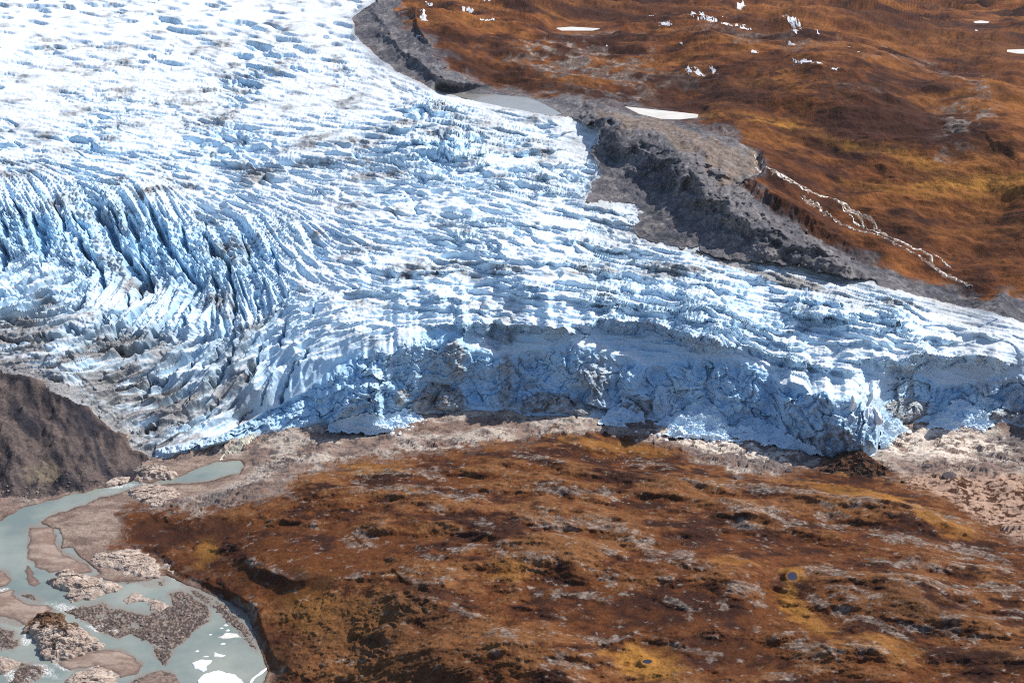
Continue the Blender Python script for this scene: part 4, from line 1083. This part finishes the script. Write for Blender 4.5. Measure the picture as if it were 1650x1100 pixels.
def knoll_col(X, Y, h, dome, fine, cv_, seed):
    c = mix(C(.028, .017, .014), C(.13, .058, .032), sstep(-.7, .8, fbm(X / 5, Y / 4, 4, .6, seed + 340)))
    return np.clip(mix(c, C(.20, .14, .10), sstep(.5, 1.4, fine) * .5), .01, .9)


def sand_col(X, Y, h, dome, fine, cv_, seed):
    c = mix(C(.215, .15, .122), C(.315, .24, .195), sstep(-.8, 1.1, fbm((X + .6 * Y) / 16, Y / 6, 4, .6, seed + 350)))
    c = mix(c, C(.11, .08, .07), sstep(.5, .15, h) * .8)
    return c * (1 + .07 * fine[..., None])


def gravel_col(X, Y, h, dome, fine, cv_, seed):
    c = mix(C(.10, .075, .068), C(.24, .17, .14), sstep(-1, 1, fbm(X / 2, Y / 1.4, 3, .7, seed + 350)))
    return mix(c, sand_col(X, Y, h, dome, fine, cv_, seed), .35 * dome)


# ice floes on the pool
M_FLOE, nt, b = new_mat('floe ice', .6, .3)
nt.links.new(nmix(nt, nmap(nt, nnoise(nt, .5, 4, .6), .3, .7), (.66, .69, .71), (.82, .83, .84)), b.inputs['Base Color'])
M_FLOE2, nt, b = new_mat('dirty floe ice', .7, .3)
nt.links.new(nmix(nt, nmap(nt, nnoise(nt, .9, 4, .6), .35, .65), (.52, .48, .44), (.80, .77, .73)), b.inputs['Base Color'])
M_ROCK = land_mat('weathered gneiss', .9, .55)
M_SAND = land_mat('damp sand', 1.2, .12)

ROCKS = [
    ('rock_outcrop', [(84, 933), (95, 923), (113, 919), (135, 924), (155, 929), (175, 936), (200, 947), (191, 955), (164, 960), (138, 967), (118, 969), (102, 962), (98, 951), (84, 942)], 7.5, rock_col, 'broad cream rock island with a dark undercut front, below the long sandbars in the river'),
    ('rock_outcrop', [(198, 973), (196, 965), (215, 955), (235, 956), (238, 966), (215, 971)], 2.6, rock_col, 'small pale curved rock slab among the gravel shoals, left one of two'),
    ('rock_outcrop', [(235, 966), (246, 961), (273, 971), (269, 980), (253, 984), (238, 976)], 3.0, rock_col, 'small pale pointed rock slab among the gravel shoals, right one of two'),
    ('rock_outcrop', [(44, 1011), (60, 995), (82, 987), (102, 989), (116, 1002), (138, 1013), (151, 1029), (167, 1044), (142, 1053), (116, 1060), (87, 1069), (69, 1062), (56, 1044), (55, 1027), (44, 1020)], 11, brown_top, 'tall rock island with a brown mossy top and cream lower face'),
    ('rock_outcrop', [(102, 1095), (127, 1078), (160, 1073), (178, 1082), (195, 1101), (205, 1135), (85, 1135)], 6, rock_col, 'bright cream rock dome cut by the bottom edge beside the brown sandbar'),
    ('rock_outcrop', [(-70, 1060), (0, 1053), (18, 1056), (31, 1065), (27, 1076), (11, 1085), (0, 1086), (-70, 1095)], 5, rock_col, 'low orange tinted rock at the left edge beside the rapids'),
    ('rock_outcrop', [(148, 890), (176, 887), (207, 884), (230, 887), (250, 899), (265, 912), (262, 928), (240, 932), (225, 935), (205, 930), (185, 925), (160, 915), (150, 905)], 6, rock_col, 'wide fractured grey and cream rock bank under the dark tundra edge'),
    ('rock_outcrop', [(264, 902), (282, 900), (294, 905), (292, 918), (277, 928), (264, 917)], 3.5, rock_col, 'small grey rock at the tundra tip right of the fractured rock bank'),
    ('rock_outcrop', [(217, 766), (221, 754), (237, 747), (263, 750), (280, 758), (293, 768), (276, 772), (252, 774), (230, 775)], 9, rock_col, 'rounded pale rock with a dark front below the dirty ice snout'),
    ('rock_outcrop', [(161, 783), (172, 775), (190, 770), (209, 769), (212, 775), (186, 784)], 4, rock_col, 'low brown rock ledge where the narrow river passes the boulder slope'),
    ('rock_outcrop', [(204, 797), (218, 784), (249, 779), (280, 784), (292, 800), (284, 818), (255, 822), (228, 815)], 5, rock_col, 'broken cream rock patch between the upper river and the dark tundra'),
]
for i, (n_, p_, h_, cf, lab) in enumerate(ROCKS):
    z_ = .3 if i not in (8, 9, 10) else .8
    h_ *= .72
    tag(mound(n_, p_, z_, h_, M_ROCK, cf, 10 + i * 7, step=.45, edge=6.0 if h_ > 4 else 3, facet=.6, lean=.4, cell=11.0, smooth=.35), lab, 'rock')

BARS = [
    ([(48, 849), (83, 849), (91, 863), (89, 873), (98, 889), (112, 895), (140, 908), (150, 922), (120, 928), (91, 921), (78, 923), (62, 916), (46, 903), (42, 900), (44, 880)], 1.3, sand_col, 'long smooth brown sandbar in mid river beside the narrow side channel'),
    ([(41, 907), (53, 915), (58, 927), (68, 939), (55, 945), (44, 942), (39, 922)], .9, sand_col, 'small teardrop sandbar just below the long smooth sandbar'),
    ([(-80, 905), (0, 917), (11, 922), (19, 934), (15, 943), (0, 946), (-80, 950)], 1.1, sand_col, 'rounded sandbar tip at the left edge above the sharp ended bar'),
    ([(-80, 960), (0, 954), (13, 952), (24, 950), (25, 958), (36, 969), (53, 974), (76, 974), (89, 983), (73, 987), (55, 1000), (43, 1011), (27, 1000), (7, 993), (-80, 985)], 1.4, sand_col, 'wide sandbar running from the left edge to the mossy rock island'),
    ([(135, 1051), (167, 1045), (196, 1048), (216, 1058), (231, 1071), (218, 1087), (196, 1091), (182, 1082), (155, 1073), (116, 1080), (91, 1069), (116, 1060)], 1.5, sand_col, 'pointed brown sandbar on the right of the mossy rock island'),
    ([(-80, 838), (0, 812), (30, 812), (52, 810), (30, 817), (12, 828), (0, 838), (-80, 862)], 1.0, sand_col, 'pale sandy bank under the boulder slope at the left edge'),
    ([(212, 1102), (240, 1082), (262, 1078), (283, 1087), (290, 1104), (284, 1135), (205, 1135)], 1.3, gravel_col, 'dark gravelly bar at the bottom edge left of the white ice floes'),
]
for i, (p_, h_, cf, lab) in enumerate(BARS):
    tag(mound('sandbar', p_, .45, h_, M_SAND, cf, 200 + i * 5, step=.5, edge=7, facet=.05, lean=0, smooth=.25, wob=.8), lab, 'sandbar')

tag(mound('rock_knoll', [(1322, 762), (1333, 748), (1345, 738), (1358, 730), (1385, 728), (1402, 734), (1414, 748), (1440, 756), (1425, 768), (1385, 778), (1350, 776)], 8.0, 10, M_ROCK, knoll_col, 420, step=.6, edge=9, facet=.35, lean=.25, cell=12, smooth=.5), 'dark brown rock knoll standing in front of the ice nose', 'rock')
tag(mound('rock_slab', [(488, 691), (497, 685), (517, 683), (528, 690), (520, 697), (500, 700)], 7.5, 5, M_ROCK, rock_col, 430, step=.5, edge=2, facet=.4), 'pale flat topped slab at the foot of the leaning ice tower', 'rock')

nocol = lambda *a: None


def floe(poly, h, mat, label, group=None, seed=0):
    o = mound('ice_floe', poly, .45, h, mat, nocol, seed, step=.3, edge=.35, facet=.3, lean=0, smooth=.25, wob=.5, cell=3)
    return tag(o, label, 'ice floe', group)


floe([(317, 1096), (324, 1089), (331, 1084), (351, 1081), (373, 1085), (389, 1094), (392, 1104), (388, 1118), (350, 1124), (322, 1115)], .9, M_FLOE, 'largest white ice floe, cut by the bottom edge of the pool', seed=1)
floe([(307, 1069), (318, 1065), (325, 1063), (343, 1064), (340, 1069), (334, 1073), (333, 1080), (327, 1082), (316, 1078), (311, 1073)], .7, M_FLOE, 'ragged white floe just above the largest floe', seed=2)
floe([(343, 1049), (351, 1052), (364, 1055), (353, 1058), (343, 1056)], .5, M_FLOE, 'small wedge shaped white floe in mid pool', seed=3)
floe([(349, 1026), (358, 1024), (362, 1019), (378, 1020), (385, 1022), (390, 1027), (375, 1028), (360, 1029)], .5, M_FLOE2, 'long greyish cream floe in the upper pool', seed=4)
floe([(400, 1103), (404, 1096), (413, 1085), (420, 1079), (428, 1074), (431, 1077), (424, 1082), (414, 1090), (407, 1100)], .5, M_FLOE, 'thin strip of shore ice along the right bank of the pool', seed=5)
for i, (u_, v_, r_) in enumerate([(331, 1057, 5), (360, 1036, 6), (364, 1007, 5), (357, 1012, 4), (339, 1021, 4), (317, 1048, 4), (366, 1015, 4)]):
    floe([(u_ - r_, v_ + 1), (u_, v_ - 1.5), (u_ + r_, v_), (u_ + r_ * .3, v_ + 1.8)], .35, M_FLOE, 'tiny white ice fragment floating on the pool', 'ice fragments on the pool', seed=20 + i)

# snow patches lying on the hills
M_SNOW, nt, b = new_mat('old snow', .7, .2)
nt.links.new(nmix(nt, nmap(nt, nnoise(nt, .12, 4, .6), .3, .7), (.52, .53, .55), (.80, .80, .81)), b.inputs['Base Color'])


def drape(name, u, v, ru, rv, mat, seed=0, lift=.3, rot=0.0, thr=.15, nscale=4.0):
    """a thin sheet with its own ragged outline lying on the relief"""
    n, m = max(12, int(rv * 2.4 / .7)), max(16, int(ru * 2.6 / .9))
    gu, gv = np.meshgrid(np.linspace(-1.3, 1.3, m) * ru, np.linspace(-1.3, 1.3, n) * rv)
    P = pos_at(u + gu, v + gv + rot * gu)
    f = 1 - np.hypot(gu / ru, gv / rv) + .7 * fbm((gu + u) / nscale, (gv + v) / (nscale * .5), 3, .6, seed + 400)
    P[..., 2] += np.where(f > thr, lift * np.minimum((f - thr) * 6, 1), -1.0 - .0 * f)
    return grid_mesh(name, P[..., 0], P[..., 1], P[..., 2], f > thr - .02, mat)


SNOW = [(1132, 35, 27, 3.2, 'long thin snow streak near the hill crest, longest of the snow patches'), (1171, 41, 15, 2.2, 'short thick snow streak right of the longest streak'), (1275, 35, 12, 2, 'flat snow patch on the dark hollow near the crest'), (1281, 45, 6, 2, 'round snow spot just under the flat crest patch'),
        (1295, 99, 15, 4, 'broken snow bank in the shaded gully, largest below the crest'), (1342, 112, 8, 2, 'thin snow sliver right of the broken snow bank'), (1110, 116, 6, 5, 'snow patch at the left of the lower dark hollow'), (683, 30, 5, 6, 'snow in the steep dark gully beside the moraine top'), (1072, 47, 9, 2, 'snow sliver on the pale plain right of the far pale lake')]
for i, (u_, v_, a_, b_, lab) in enumerate(SNOW):
    tag(drape('snow_patch', u_, v_, a_, b_, M_SNOW, i, rot=.08), lab, 'snow patch')
for i, (u_, v_, a_, b_) in enumerate([(1198, 43, 11, 2), (1292, 41, 4, 1.5), (1319, 47, 4, 2), (1225, 62, 4, 2), (1252, 61, 3, 2), (1277, 66, 6, 2.5), (1319, 104, 8, 3), (1127, 116, 8, 3), (1150, 111, 6, 2.5), (1216, 88, 5, 1.5), (1132, 15, 4, 2), (1194, 7, 6, 2), (1245, 17, 4, 2), (752, 13, 9, 2.2), (785, 35, 9, 2.2), (785, 5, 6, 2), (693, 3, 6, 2), (1045, 35, 6, 3), (676, 60, 5, 2), (1368, 72, 5, 1.6), (1385, 88, 4, 1.5), (1403, 82, 4, 2), (1432, 96, 4, 2), (978, 80, 3, 1.5), (1096, 80, 3, 1.5), (1573, 50, 3, 1.5)]):
    tag(drape('snow_patch', u_, v_, a_, b_, M_SNOW, 30 + i, rot=.08), 'small scrap of old snow on the rust brown hills', 'snow patch', 'scraps of snow on the hills')

# streams
M_BED, nt, b = new_mat('stony stream bed', .9, .1)
nt.links.new(nmix(nt, nmap(nt, nnoise(nt, .45, 5, .7), .35, .65), (.07, .042, .03), (.33, .25, .19)), b.inputs['Base Color'])
M_STREAM, nt, b = new_mat('shallow stream with painted glint', .25, .6)
nt.links.new(nmix(nt, nmap(nt, nnoise(nt, .4, 3, .6), .38, .56), (.24, .18, .14), (.74, .68, .60)), b.inputs['Base Color'])  # cream flecks put the water's glint into the base colour


def ribbon(name, pts, width, mat, seed=0, lift=.5, rows=5, jitter=2.0):
    p = np.array(pts, float)
    d = np.r_[0, np.cumsum(np.hypot(*np.diff(p, axis=0).T))]
    t = np.arange(0, d[-1], .8)
    u, v = np.interp(t, d, p[:, 0]), np.interp(t, d, p[:, 1])
    u = u + jitter * fbm(t / 9, t * 0, 3, .6, seed + 500)
    v = v + jitter * .6 * fbm(t / 9, t * 0, 3, .6, seed + 505)
    wd = width * np.maximum(.6 + .6 * fbm(t / 5, t * 0, 3, .65, seed + 510), .18) * np.minimum(1, np.minimum(t, t[-1] - t) / 6 + .15)
    tu, tv = np.gradient(u), np.gradient(v)
    L = np.hypot(tu, tv) + 1e-6
    k = np.linspace(-1, 1, rows)[:, None]
    P = pos_at(u + k * np.maximum(wd, .06) * -tv / L, v + k * np.maximum(wd, .06) * tu / L)
    P[..., 2] += lift - .8 * np.abs(k) ** 3
    o = grid_mesh(name, P[..., 0], P[..., 1], P[..., 2], np.ones(P.shape[:2], bool), mat)
    o['kind'] = 'structure'
    return o


ST = [([(1211, 243), (1216, 256), (1220, 268), (1224, 278), (1240, 288), (1262, 298), (1285, 308), (1310, 317), (1335, 323), (1352, 335), (1368, 348), (1385, 357), (1398, 370), (1430, 383), (1460, 394), (1487, 407), (1501, 420), (1504, 434), (1524, 446), (1548, 457), (1566, 465)], 1.6),
      ([(1345, 329), (1362, 338), (1380, 347), (1400, 358), (1416, 370), (1430, 381)], 1.6), ([(1350, 334), (1358, 346), (1376, 362), (1396, 368)], 1.1), ([(1500, 408), (1514, 415), (1524, 425), (1532, 436)], 1.3),
      ([(1290, 326), (1316, 338), (1336, 352), (1362, 366), (1390, 382), (1420, 390), (1450, 402), (1478, 416), (1500, 428)], .9), ([(1240, 287), (1256, 300), (1280, 312), (1300, 318)], 1.0), ([(1600, 470), (1612, 476), (1622, 484)], .8)]
for i in (0, 4, 1):
    ribbon('stream_bed', ST[i][0], 4.2 if i != 4 else 2.6, M_BED, 70 + i * 3, lift=.25, jitter=1.6)
for i, (p_, w_) in enumerate(ST):
    ribbon('stream', p_, w_, M_STREAM, i * 3)
M_CHAN = water_mat('cloudy snout channel', (.40, .38, .30), (.50, .47, .38), .2, .1)
ribbon('meltwater_channel', [(352, 742), (362, 732), (378, 724), (392, 712), (404, 704), (414, 697)], 6, M_CHAN, 60, lift=.9, rows=7, jitter=.8)

# rubble cones of fallen ice
def rubble(poly, top_pull, seed, mat, label):
    p = np.array(poly, float)
    gu, gv = np.meshgrid(np.arange(p[:, 0].min() - 3, p[:, 0].max() + 3, .7), np.arange(p[:, 1].min() - 3, p[:, 1].max() + 3, .7))
    sd = sdf_px(poly, gu + 2 * fbm(gu / 8, gv / 8, 3, .6, seed), gv + 2 * fbm(gu / 8, gv / 8, 3, .6, seed + 3))
    ins = sd > 0
    u1 = gu[0]
    vt_ = np.where(ins.any(0), gv[np.argmax(ins, 0), np.arange(len(u1))], 0)
    vb_ = np.where(ins.any(0), gv[len(gv) - 1 - np.argmax(ins[::-1], 0), np.arange(len(u1))], 1)
    okc = ins.any(0)
    vt_ = np.interp(u1, u1[okc], vt_[okc])
    vb_ = np.interp(u1, u1[okc], vb_[okc])
    kk_ = np.ones(15) / 15
    vt_, vb_ = [np.convolve(np.pad(a_, 7, 'edge'), kk_, 'valid') for a_ in (vt_, vb_)]
    A, B_ = [np.stack([np.convolve(np.pad(P_[:, i_], 15, 'edge'), np.ones(31) / 31, 'valid') for i_ in range(3)], -1) for P_ in (pos_at(u1, vt_ - 1), pos_at(u1, vb_ + 1))]
    ya, yb = A[:, 1] - top_pull, np.minimum(B_[:, 1], A[:, 1] - 3)
    t = np.clip((gv - vt_) / np.maximum(vb_ - vt_, 1), 0, 1)
    yy = ya * (1 - t) + yb * t
    dx, dy, dz = ray(gu, gv)
    zz = H_CAM + yy / dy * dz
    xx = yy / dy * dx
    a_, b2, cv_ = cells(xx / 2.6, (yy * .7 + zz) / 2.0, seed + 7)
    a2, b3, cv2 = cells(xx / 1.1, (yy * .7 + zz) / .9, seed + 11)
    bump = 2.2 * (cv_ - .4) * sstep(.75, .2, a_) + 1.1 * (cv2 - .4) * sstep(.7, .2, a2) + 1.5 * fbm(xx / 9, (yy + zz) / 7, 3, .5, seed + 15)
    zz = zz + bump * sstep(0, 4, sd) + .35
    yy = yy - bump * .6 * sstep(0, 4, sd)
    o = grid_mesh('ice_rubble', xx, yy, zz, sd > -.4, mat, extra={'dirt': .25 * (1 - sstep(.04, .2, b3 - a2)) * cv_, 'clear_ice': .05 + .45 * cv2})  # dirt value here paints shade into the gaps between the ice chunks
    return tag(o, label, None, None, 'stuff')


rubble([(1036, 694), (1070, 676), (1100, 660), (1122, 646), (1136, 642), (1152, 655), (1176, 684), (1216, 706), (1196, 711), (1140, 709), (1090, 704)], 2, 600, M_ICE, 'bright cone of fallen ice rubble under the middle of the ice cliff')
rubble([(524, 694), (545, 676), (590, 668), (634, 668), (656, 656), (684, 674), (668, 684), (640, 694), (612, 699), (560, 697)], 2, 620, M_ICE, 'ice rubble at the foot of the leaning ice tower')
rubble([(1418, 728), (1419, 690), (1428, 664), (1444, 668), (1462, 690), (1446, 704), (1430, 724)], 2, 640, M_ICE, 'bright ice rubble tucked on the right of the ice nose')
rubble([(1492, 690), (1512, 664), (1545, 644), (1574, 656), (1604, 686), (1590, 691), (1540, 692)], 2, 660, M_ICE, 'shaded fan of crushed ice under the right cliff')
rubble([(962, 684), (984, 660), (1006, 642), (1024, 652), (1036, 668), (1040, 686), (1000, 688)], 2, 680, M_ICE, 'shaded ice fan beside the dark ice bands')
rubble([(1176, 706), (1196, 676), (1216, 672), (1252, 690), (1300, 716), (1330, 734), (1290, 728), (1240, 716)], 2, 700, M_ICE, 'shaded crushed ice left of the ice nose')


# single blocks, spires and boulders
def chunk(name, seed, mat, flat=.75, cuts=14, col=None):
    import bmesh
    r = random.Random(seed)
    bm = bmesh.new()
    bmesh.ops.create_icosphere(bm, subdivisions=3, radius=1)
    dirs = [(Vector((r.gauss(0, 1), r.gauss(0, 1), r.gauss(0, 1))).normalized(), r.uniform(.58, .95)) for _ in range(cuts)]
    for v in bm.verts:
        d = v.co.normalized()
        k_ = 1.15
        for n_, c_ in dirs:
            e = d.dot(n_)
            if e > .05:
                k_ = min(k_, c_ / e)
        v.co = Vector((d.x * k_ * r.uniform(.985, 1.015) * 1.15, d.y * k_, d.z * k_ * flat))
    me = bpy.data.meshes.new(name)
    bm.to_mesh(me)
    bm.free()
    me.materials.append(mat)
    if col is not None:
        at = me.attributes.new('ground_colour', 'FLOAT_COLOR', 'POINT')
        cc = np.ones((len(me.vertices), 4), F4)
        cc[:, :3] = col
        at.data.foreach_set('color', cc.ravel())
    return me


ICE_ME = [chunk('ice_block', 40 + i, M_FLOE, .8) for i in range(4)]
BO_ME = [chunk('boulder', 60 + i, M_ROCK, .7, col=[(.20, .16, .145), (.12, .10, .10), (.28, .215, .18), (.15, .12, .105)][i]) for i in range(4)]


def put(name, me, u, v, size, label, cat, group, seed):
    r = random.Random(seed)
    p = pos_at(u, v)
    o = bpy.data.objects.new(name, me)
    o.location = (float(p[0]), float(p[1]) - .2 * size, float(p[2]) + .25 * size)
    o.rotation_euler = (r.uniform(-.4, .4), r.uniform(-.4, .4), r.uniform(0, 6.28))
    o.scale = (size * r.uniform(.8, 1.25),) * 2 + (size * r.uniform(.7, 1.0),)
    COL.objects.link(o)
    return tag(o, label, cat, group)


def scatter(n, poly, sizes, seed, name, mes, label, cat, group, keep=None):
    r = random.Random(seed)
    p = np.array(poly, float)
    k_ = 0
    while k_ < n:
        uv = [(r.uniform(*np.r_[p[:, 0].min(), p[:, 0].max()]), r.uniform(*np.r_[p[:, 1].min(), p[:, 1].max()])) for _ in range(200)]
        a_ = np.array(uv)
        ok = sdf_px(poly, a_[:, 0], a_[:, 1]) > 0
        for (u_, v_), g in zip(uv, ok):
            if g and k_ < n:
                put(name, mes[r.randrange(len(mes))], u_, v_, sizes[0] + (sizes[1] - sizes[0]) * r.random() ** 3, label, cat, group, seed * 1000 + k_)
                k_ += 1


M_SPIRE = M_FLOE
SP_ME = [chunk('ice_spire', 80 + i, M_FLOE, 2.3, 18) for i in range(3)]
for i, (u_, v_, s_, lab) in enumerate([(1411, 668, 4.2, 'tall bright ice spire on the right edge of the ice buttress'), (1374, 652, 3.6, 'pointed ice spire on the top of the ice buttress, behind its right edge'), (1396, 668, 3.0, 'short ice spire just left of the tallest spire on the buttress')]):
    put('ice_spire', SP_ME[i], u_, v_, s_, lab, 'ice spire', None, 900 + i)
scatter(34, [(1020, 696), (1110, 701), (1220, 710), (1260, 722), (1220, 722), (1100, 712), (1030, 702)], (.8, 2.4), 1, 'ice_block', ICE_ME, 'white ice block fallen below the middle of the ice cliff', 'ice block', 'ice blocks below the middle cliff')
scatter(16, [(600, 694), (660, 684), (690, 676), (690, 684), (640, 704), (604, 704)], (.7, 1.9), 2, 'ice_block', ICE_ME, 'white ice block fallen beside the leaning ice tower', 'ice block', 'ice blocks beside the ice tower')
scatter(18, [(1420, 730), (1432, 700), (1470, 692), (1470, 700), (1444, 714), (1432, 732)], (.8, 2.2), 3, 'ice_block', ICE_ME, 'white ice block fallen on the right of the ice nose', 'ice block', 'ice blocks right of the ice nose')
scatter(16, [(1500, 690), (1600, 690), (1640, 692), (1600, 697), (1500, 696)], (.8, 2.0), 4, 'ice_block', ICE_ME, 'white ice block lying in shade under the right cliff', 'ice block', 'ice blocks under the right cliff')
scatter(70, [(0, 802), (60, 802), (130, 788), (190, 772), (210, 745), (190, 740), (120, 765), (40, 780), (0, 782)], (.5, 1.7), 5, 'boulder', BO_ME, 'grey boulder on the slope above the upper river', 'boulder', 'boulders on the slope above the upper river')
scatter(90, [(125, 978), (200, 980), (240, 988), (275, 978), (300, 952), (340, 986), (318, 1014), (268, 1068), (240, 1038), (190, 1034), (150, 1013), (100, 985)], (.5, 1.5), 6, 'boulder', BO_ME, 'small dark boulder in the gravel shoal by the pool', 'boulder', 'boulders in the gravel shoal')
scatter(40, [(340, 984), (372, 984), (402, 1012), (416, 1050), (405, 1052), (385, 1022)], (.5, 1.4), 7, 'boulder', BO_ME, 'small boulder along the right bank of the pool', 'boulder', 'boulders along the pool bank')
scatter(40, [(290, 800), (400, 770), (470, 745), (480, 755), (420, 785), (330, 812)], (.35, 1.1), 8, 'boulder', BO_ME, 'small boulder on the sandy flat below the snout', 'boulder', 'boulders on the sandy flat')
for (u_, v_, s_, lab) in [(1052, 700, 4.2, 'large dark boulder on the pale rim left of the bright ice cone'), (1191, 774, 3.2, 'dark boulder alone on the orange turf left of the rock knoll'), (1526, 770, 4.5, 'large dark boulder on the tufted sand right of the rock knoll'), (1492, 752, 3.6, 'dark boulder on the rim of the pale bedrock right of the knoll'), (1270, 758, 2.6, 'dark boulder on the turf edge just left of the rock knoll')]:
    put('boulder', BO_ME[1], u_, v_, s_, lab, 'boulder', None, int(u_))

# ------------------------------------------------------------------ air
hz = bpy.data.meshes.new('haze')
xs_, ys_, zs_ = (-7000, 7000), (-600, 12000), (-12, 520)
hz.from_pydata([(x, y, z) for x in xs_ for y in ys_ for z in zs_], [], [(0, 1, 3, 2), (4, 6, 7, 5), (0, 4, 5, 1), (2, 3, 7, 6), (0, 2, 6, 4), (1, 5, 7, 3)])
mh = bpy.data.materials.new('haze')
mh.use_nodes = True
mh.node_tree.nodes.clear()
pv = mh.node_tree.nodes.new('ShaderNodeVolumePrincipled')
pv.inputs['Density'].default_value = HAZE
pv.inputs['Color'].default_value = (.82, .88, 1, 1)
pv.inputs['Anisotropy'].default_value = .2
mo = mh.node_tree.nodes.new('ShaderNodeOutputMaterial')
mh.node_tree.links.new(pv.outputs[0], mo.inputs['Volume'])
hz.materials.append(mh)
ho = bpy.data.objects.new('haze', hz)
COL.objects.link(ho)
ho['kind'] = 'stuff'

# ------------------------------------------------------------------ light, sky, camera
SUN_AZ, SUN_EL = math.radians(70), math.radians(48)
w = bpy.data.worlds.new('World')
SC.world = w
w.use_nodes = True
nt = w.node_tree
sky = nt.nodes.new('ShaderNodeTexSky')
sky.sky_type = 'NISHITA'
sky.sun_disc = False
sky.sun_elevation = SUN_EL
sky.sun_rotation = SUN_AZ
sky.air_density = 1.0
sky.ozone_density = 3.0
nt.links.new(sky.outputs[0], nt.nodes['Background'].inputs[0])
nt.nodes['Background'].inputs[1].default_value = .125
sl = bpy.data.lights.new('sun', 'SUN')
sl.energy = 4.8
sl.angle = math.radians(.5)
sl.color = (1, .95, .87)
so = bpy.data.objects.new('sun', sl)
COL.objects.link(so)
to_sun = Vector((math.sin(SUN_AZ) * math.cos(SUN_EL), math.cos(SUN_AZ) * math.cos(SUN_EL), math.sin(SUN_EL)))
so.rotation_euler = to_sun.to_track_quat('Z', 'Y').to_euler()
so.location = (0, 0, 900)

cd = bpy.data.cameras.new('camera')
cd.sensor_fit = 'HORIZONTAL'
cd.angle = 2 * math.atan(825 / FPX)
cd.clip_start = 1
cd.clip_end = 60000
co_ = bpy.data.objects.new('camera', cd)
COL.objects.link(co_)
co_.location = (0, 0, H_CAM)
co_.rotation_euler = (math.pi / 2 - PITCH, 0, 0)
SC.camera = co_
SC.view_settings.view_transform = 'Standard'
SC.view_settings.look = 'None'
SC.view_settings.gamma = 1
SC.view_settings.exposure = 0.22
SC.cycles.use_denoising = False
SC.cycles.pixel_filter_type = 'BLACKMAN_HARRIS'
SC.cycles.filter_width = 1.1
SC.cycles.max_bounces = 5
SC.cycles.diffuse_bounces = 3
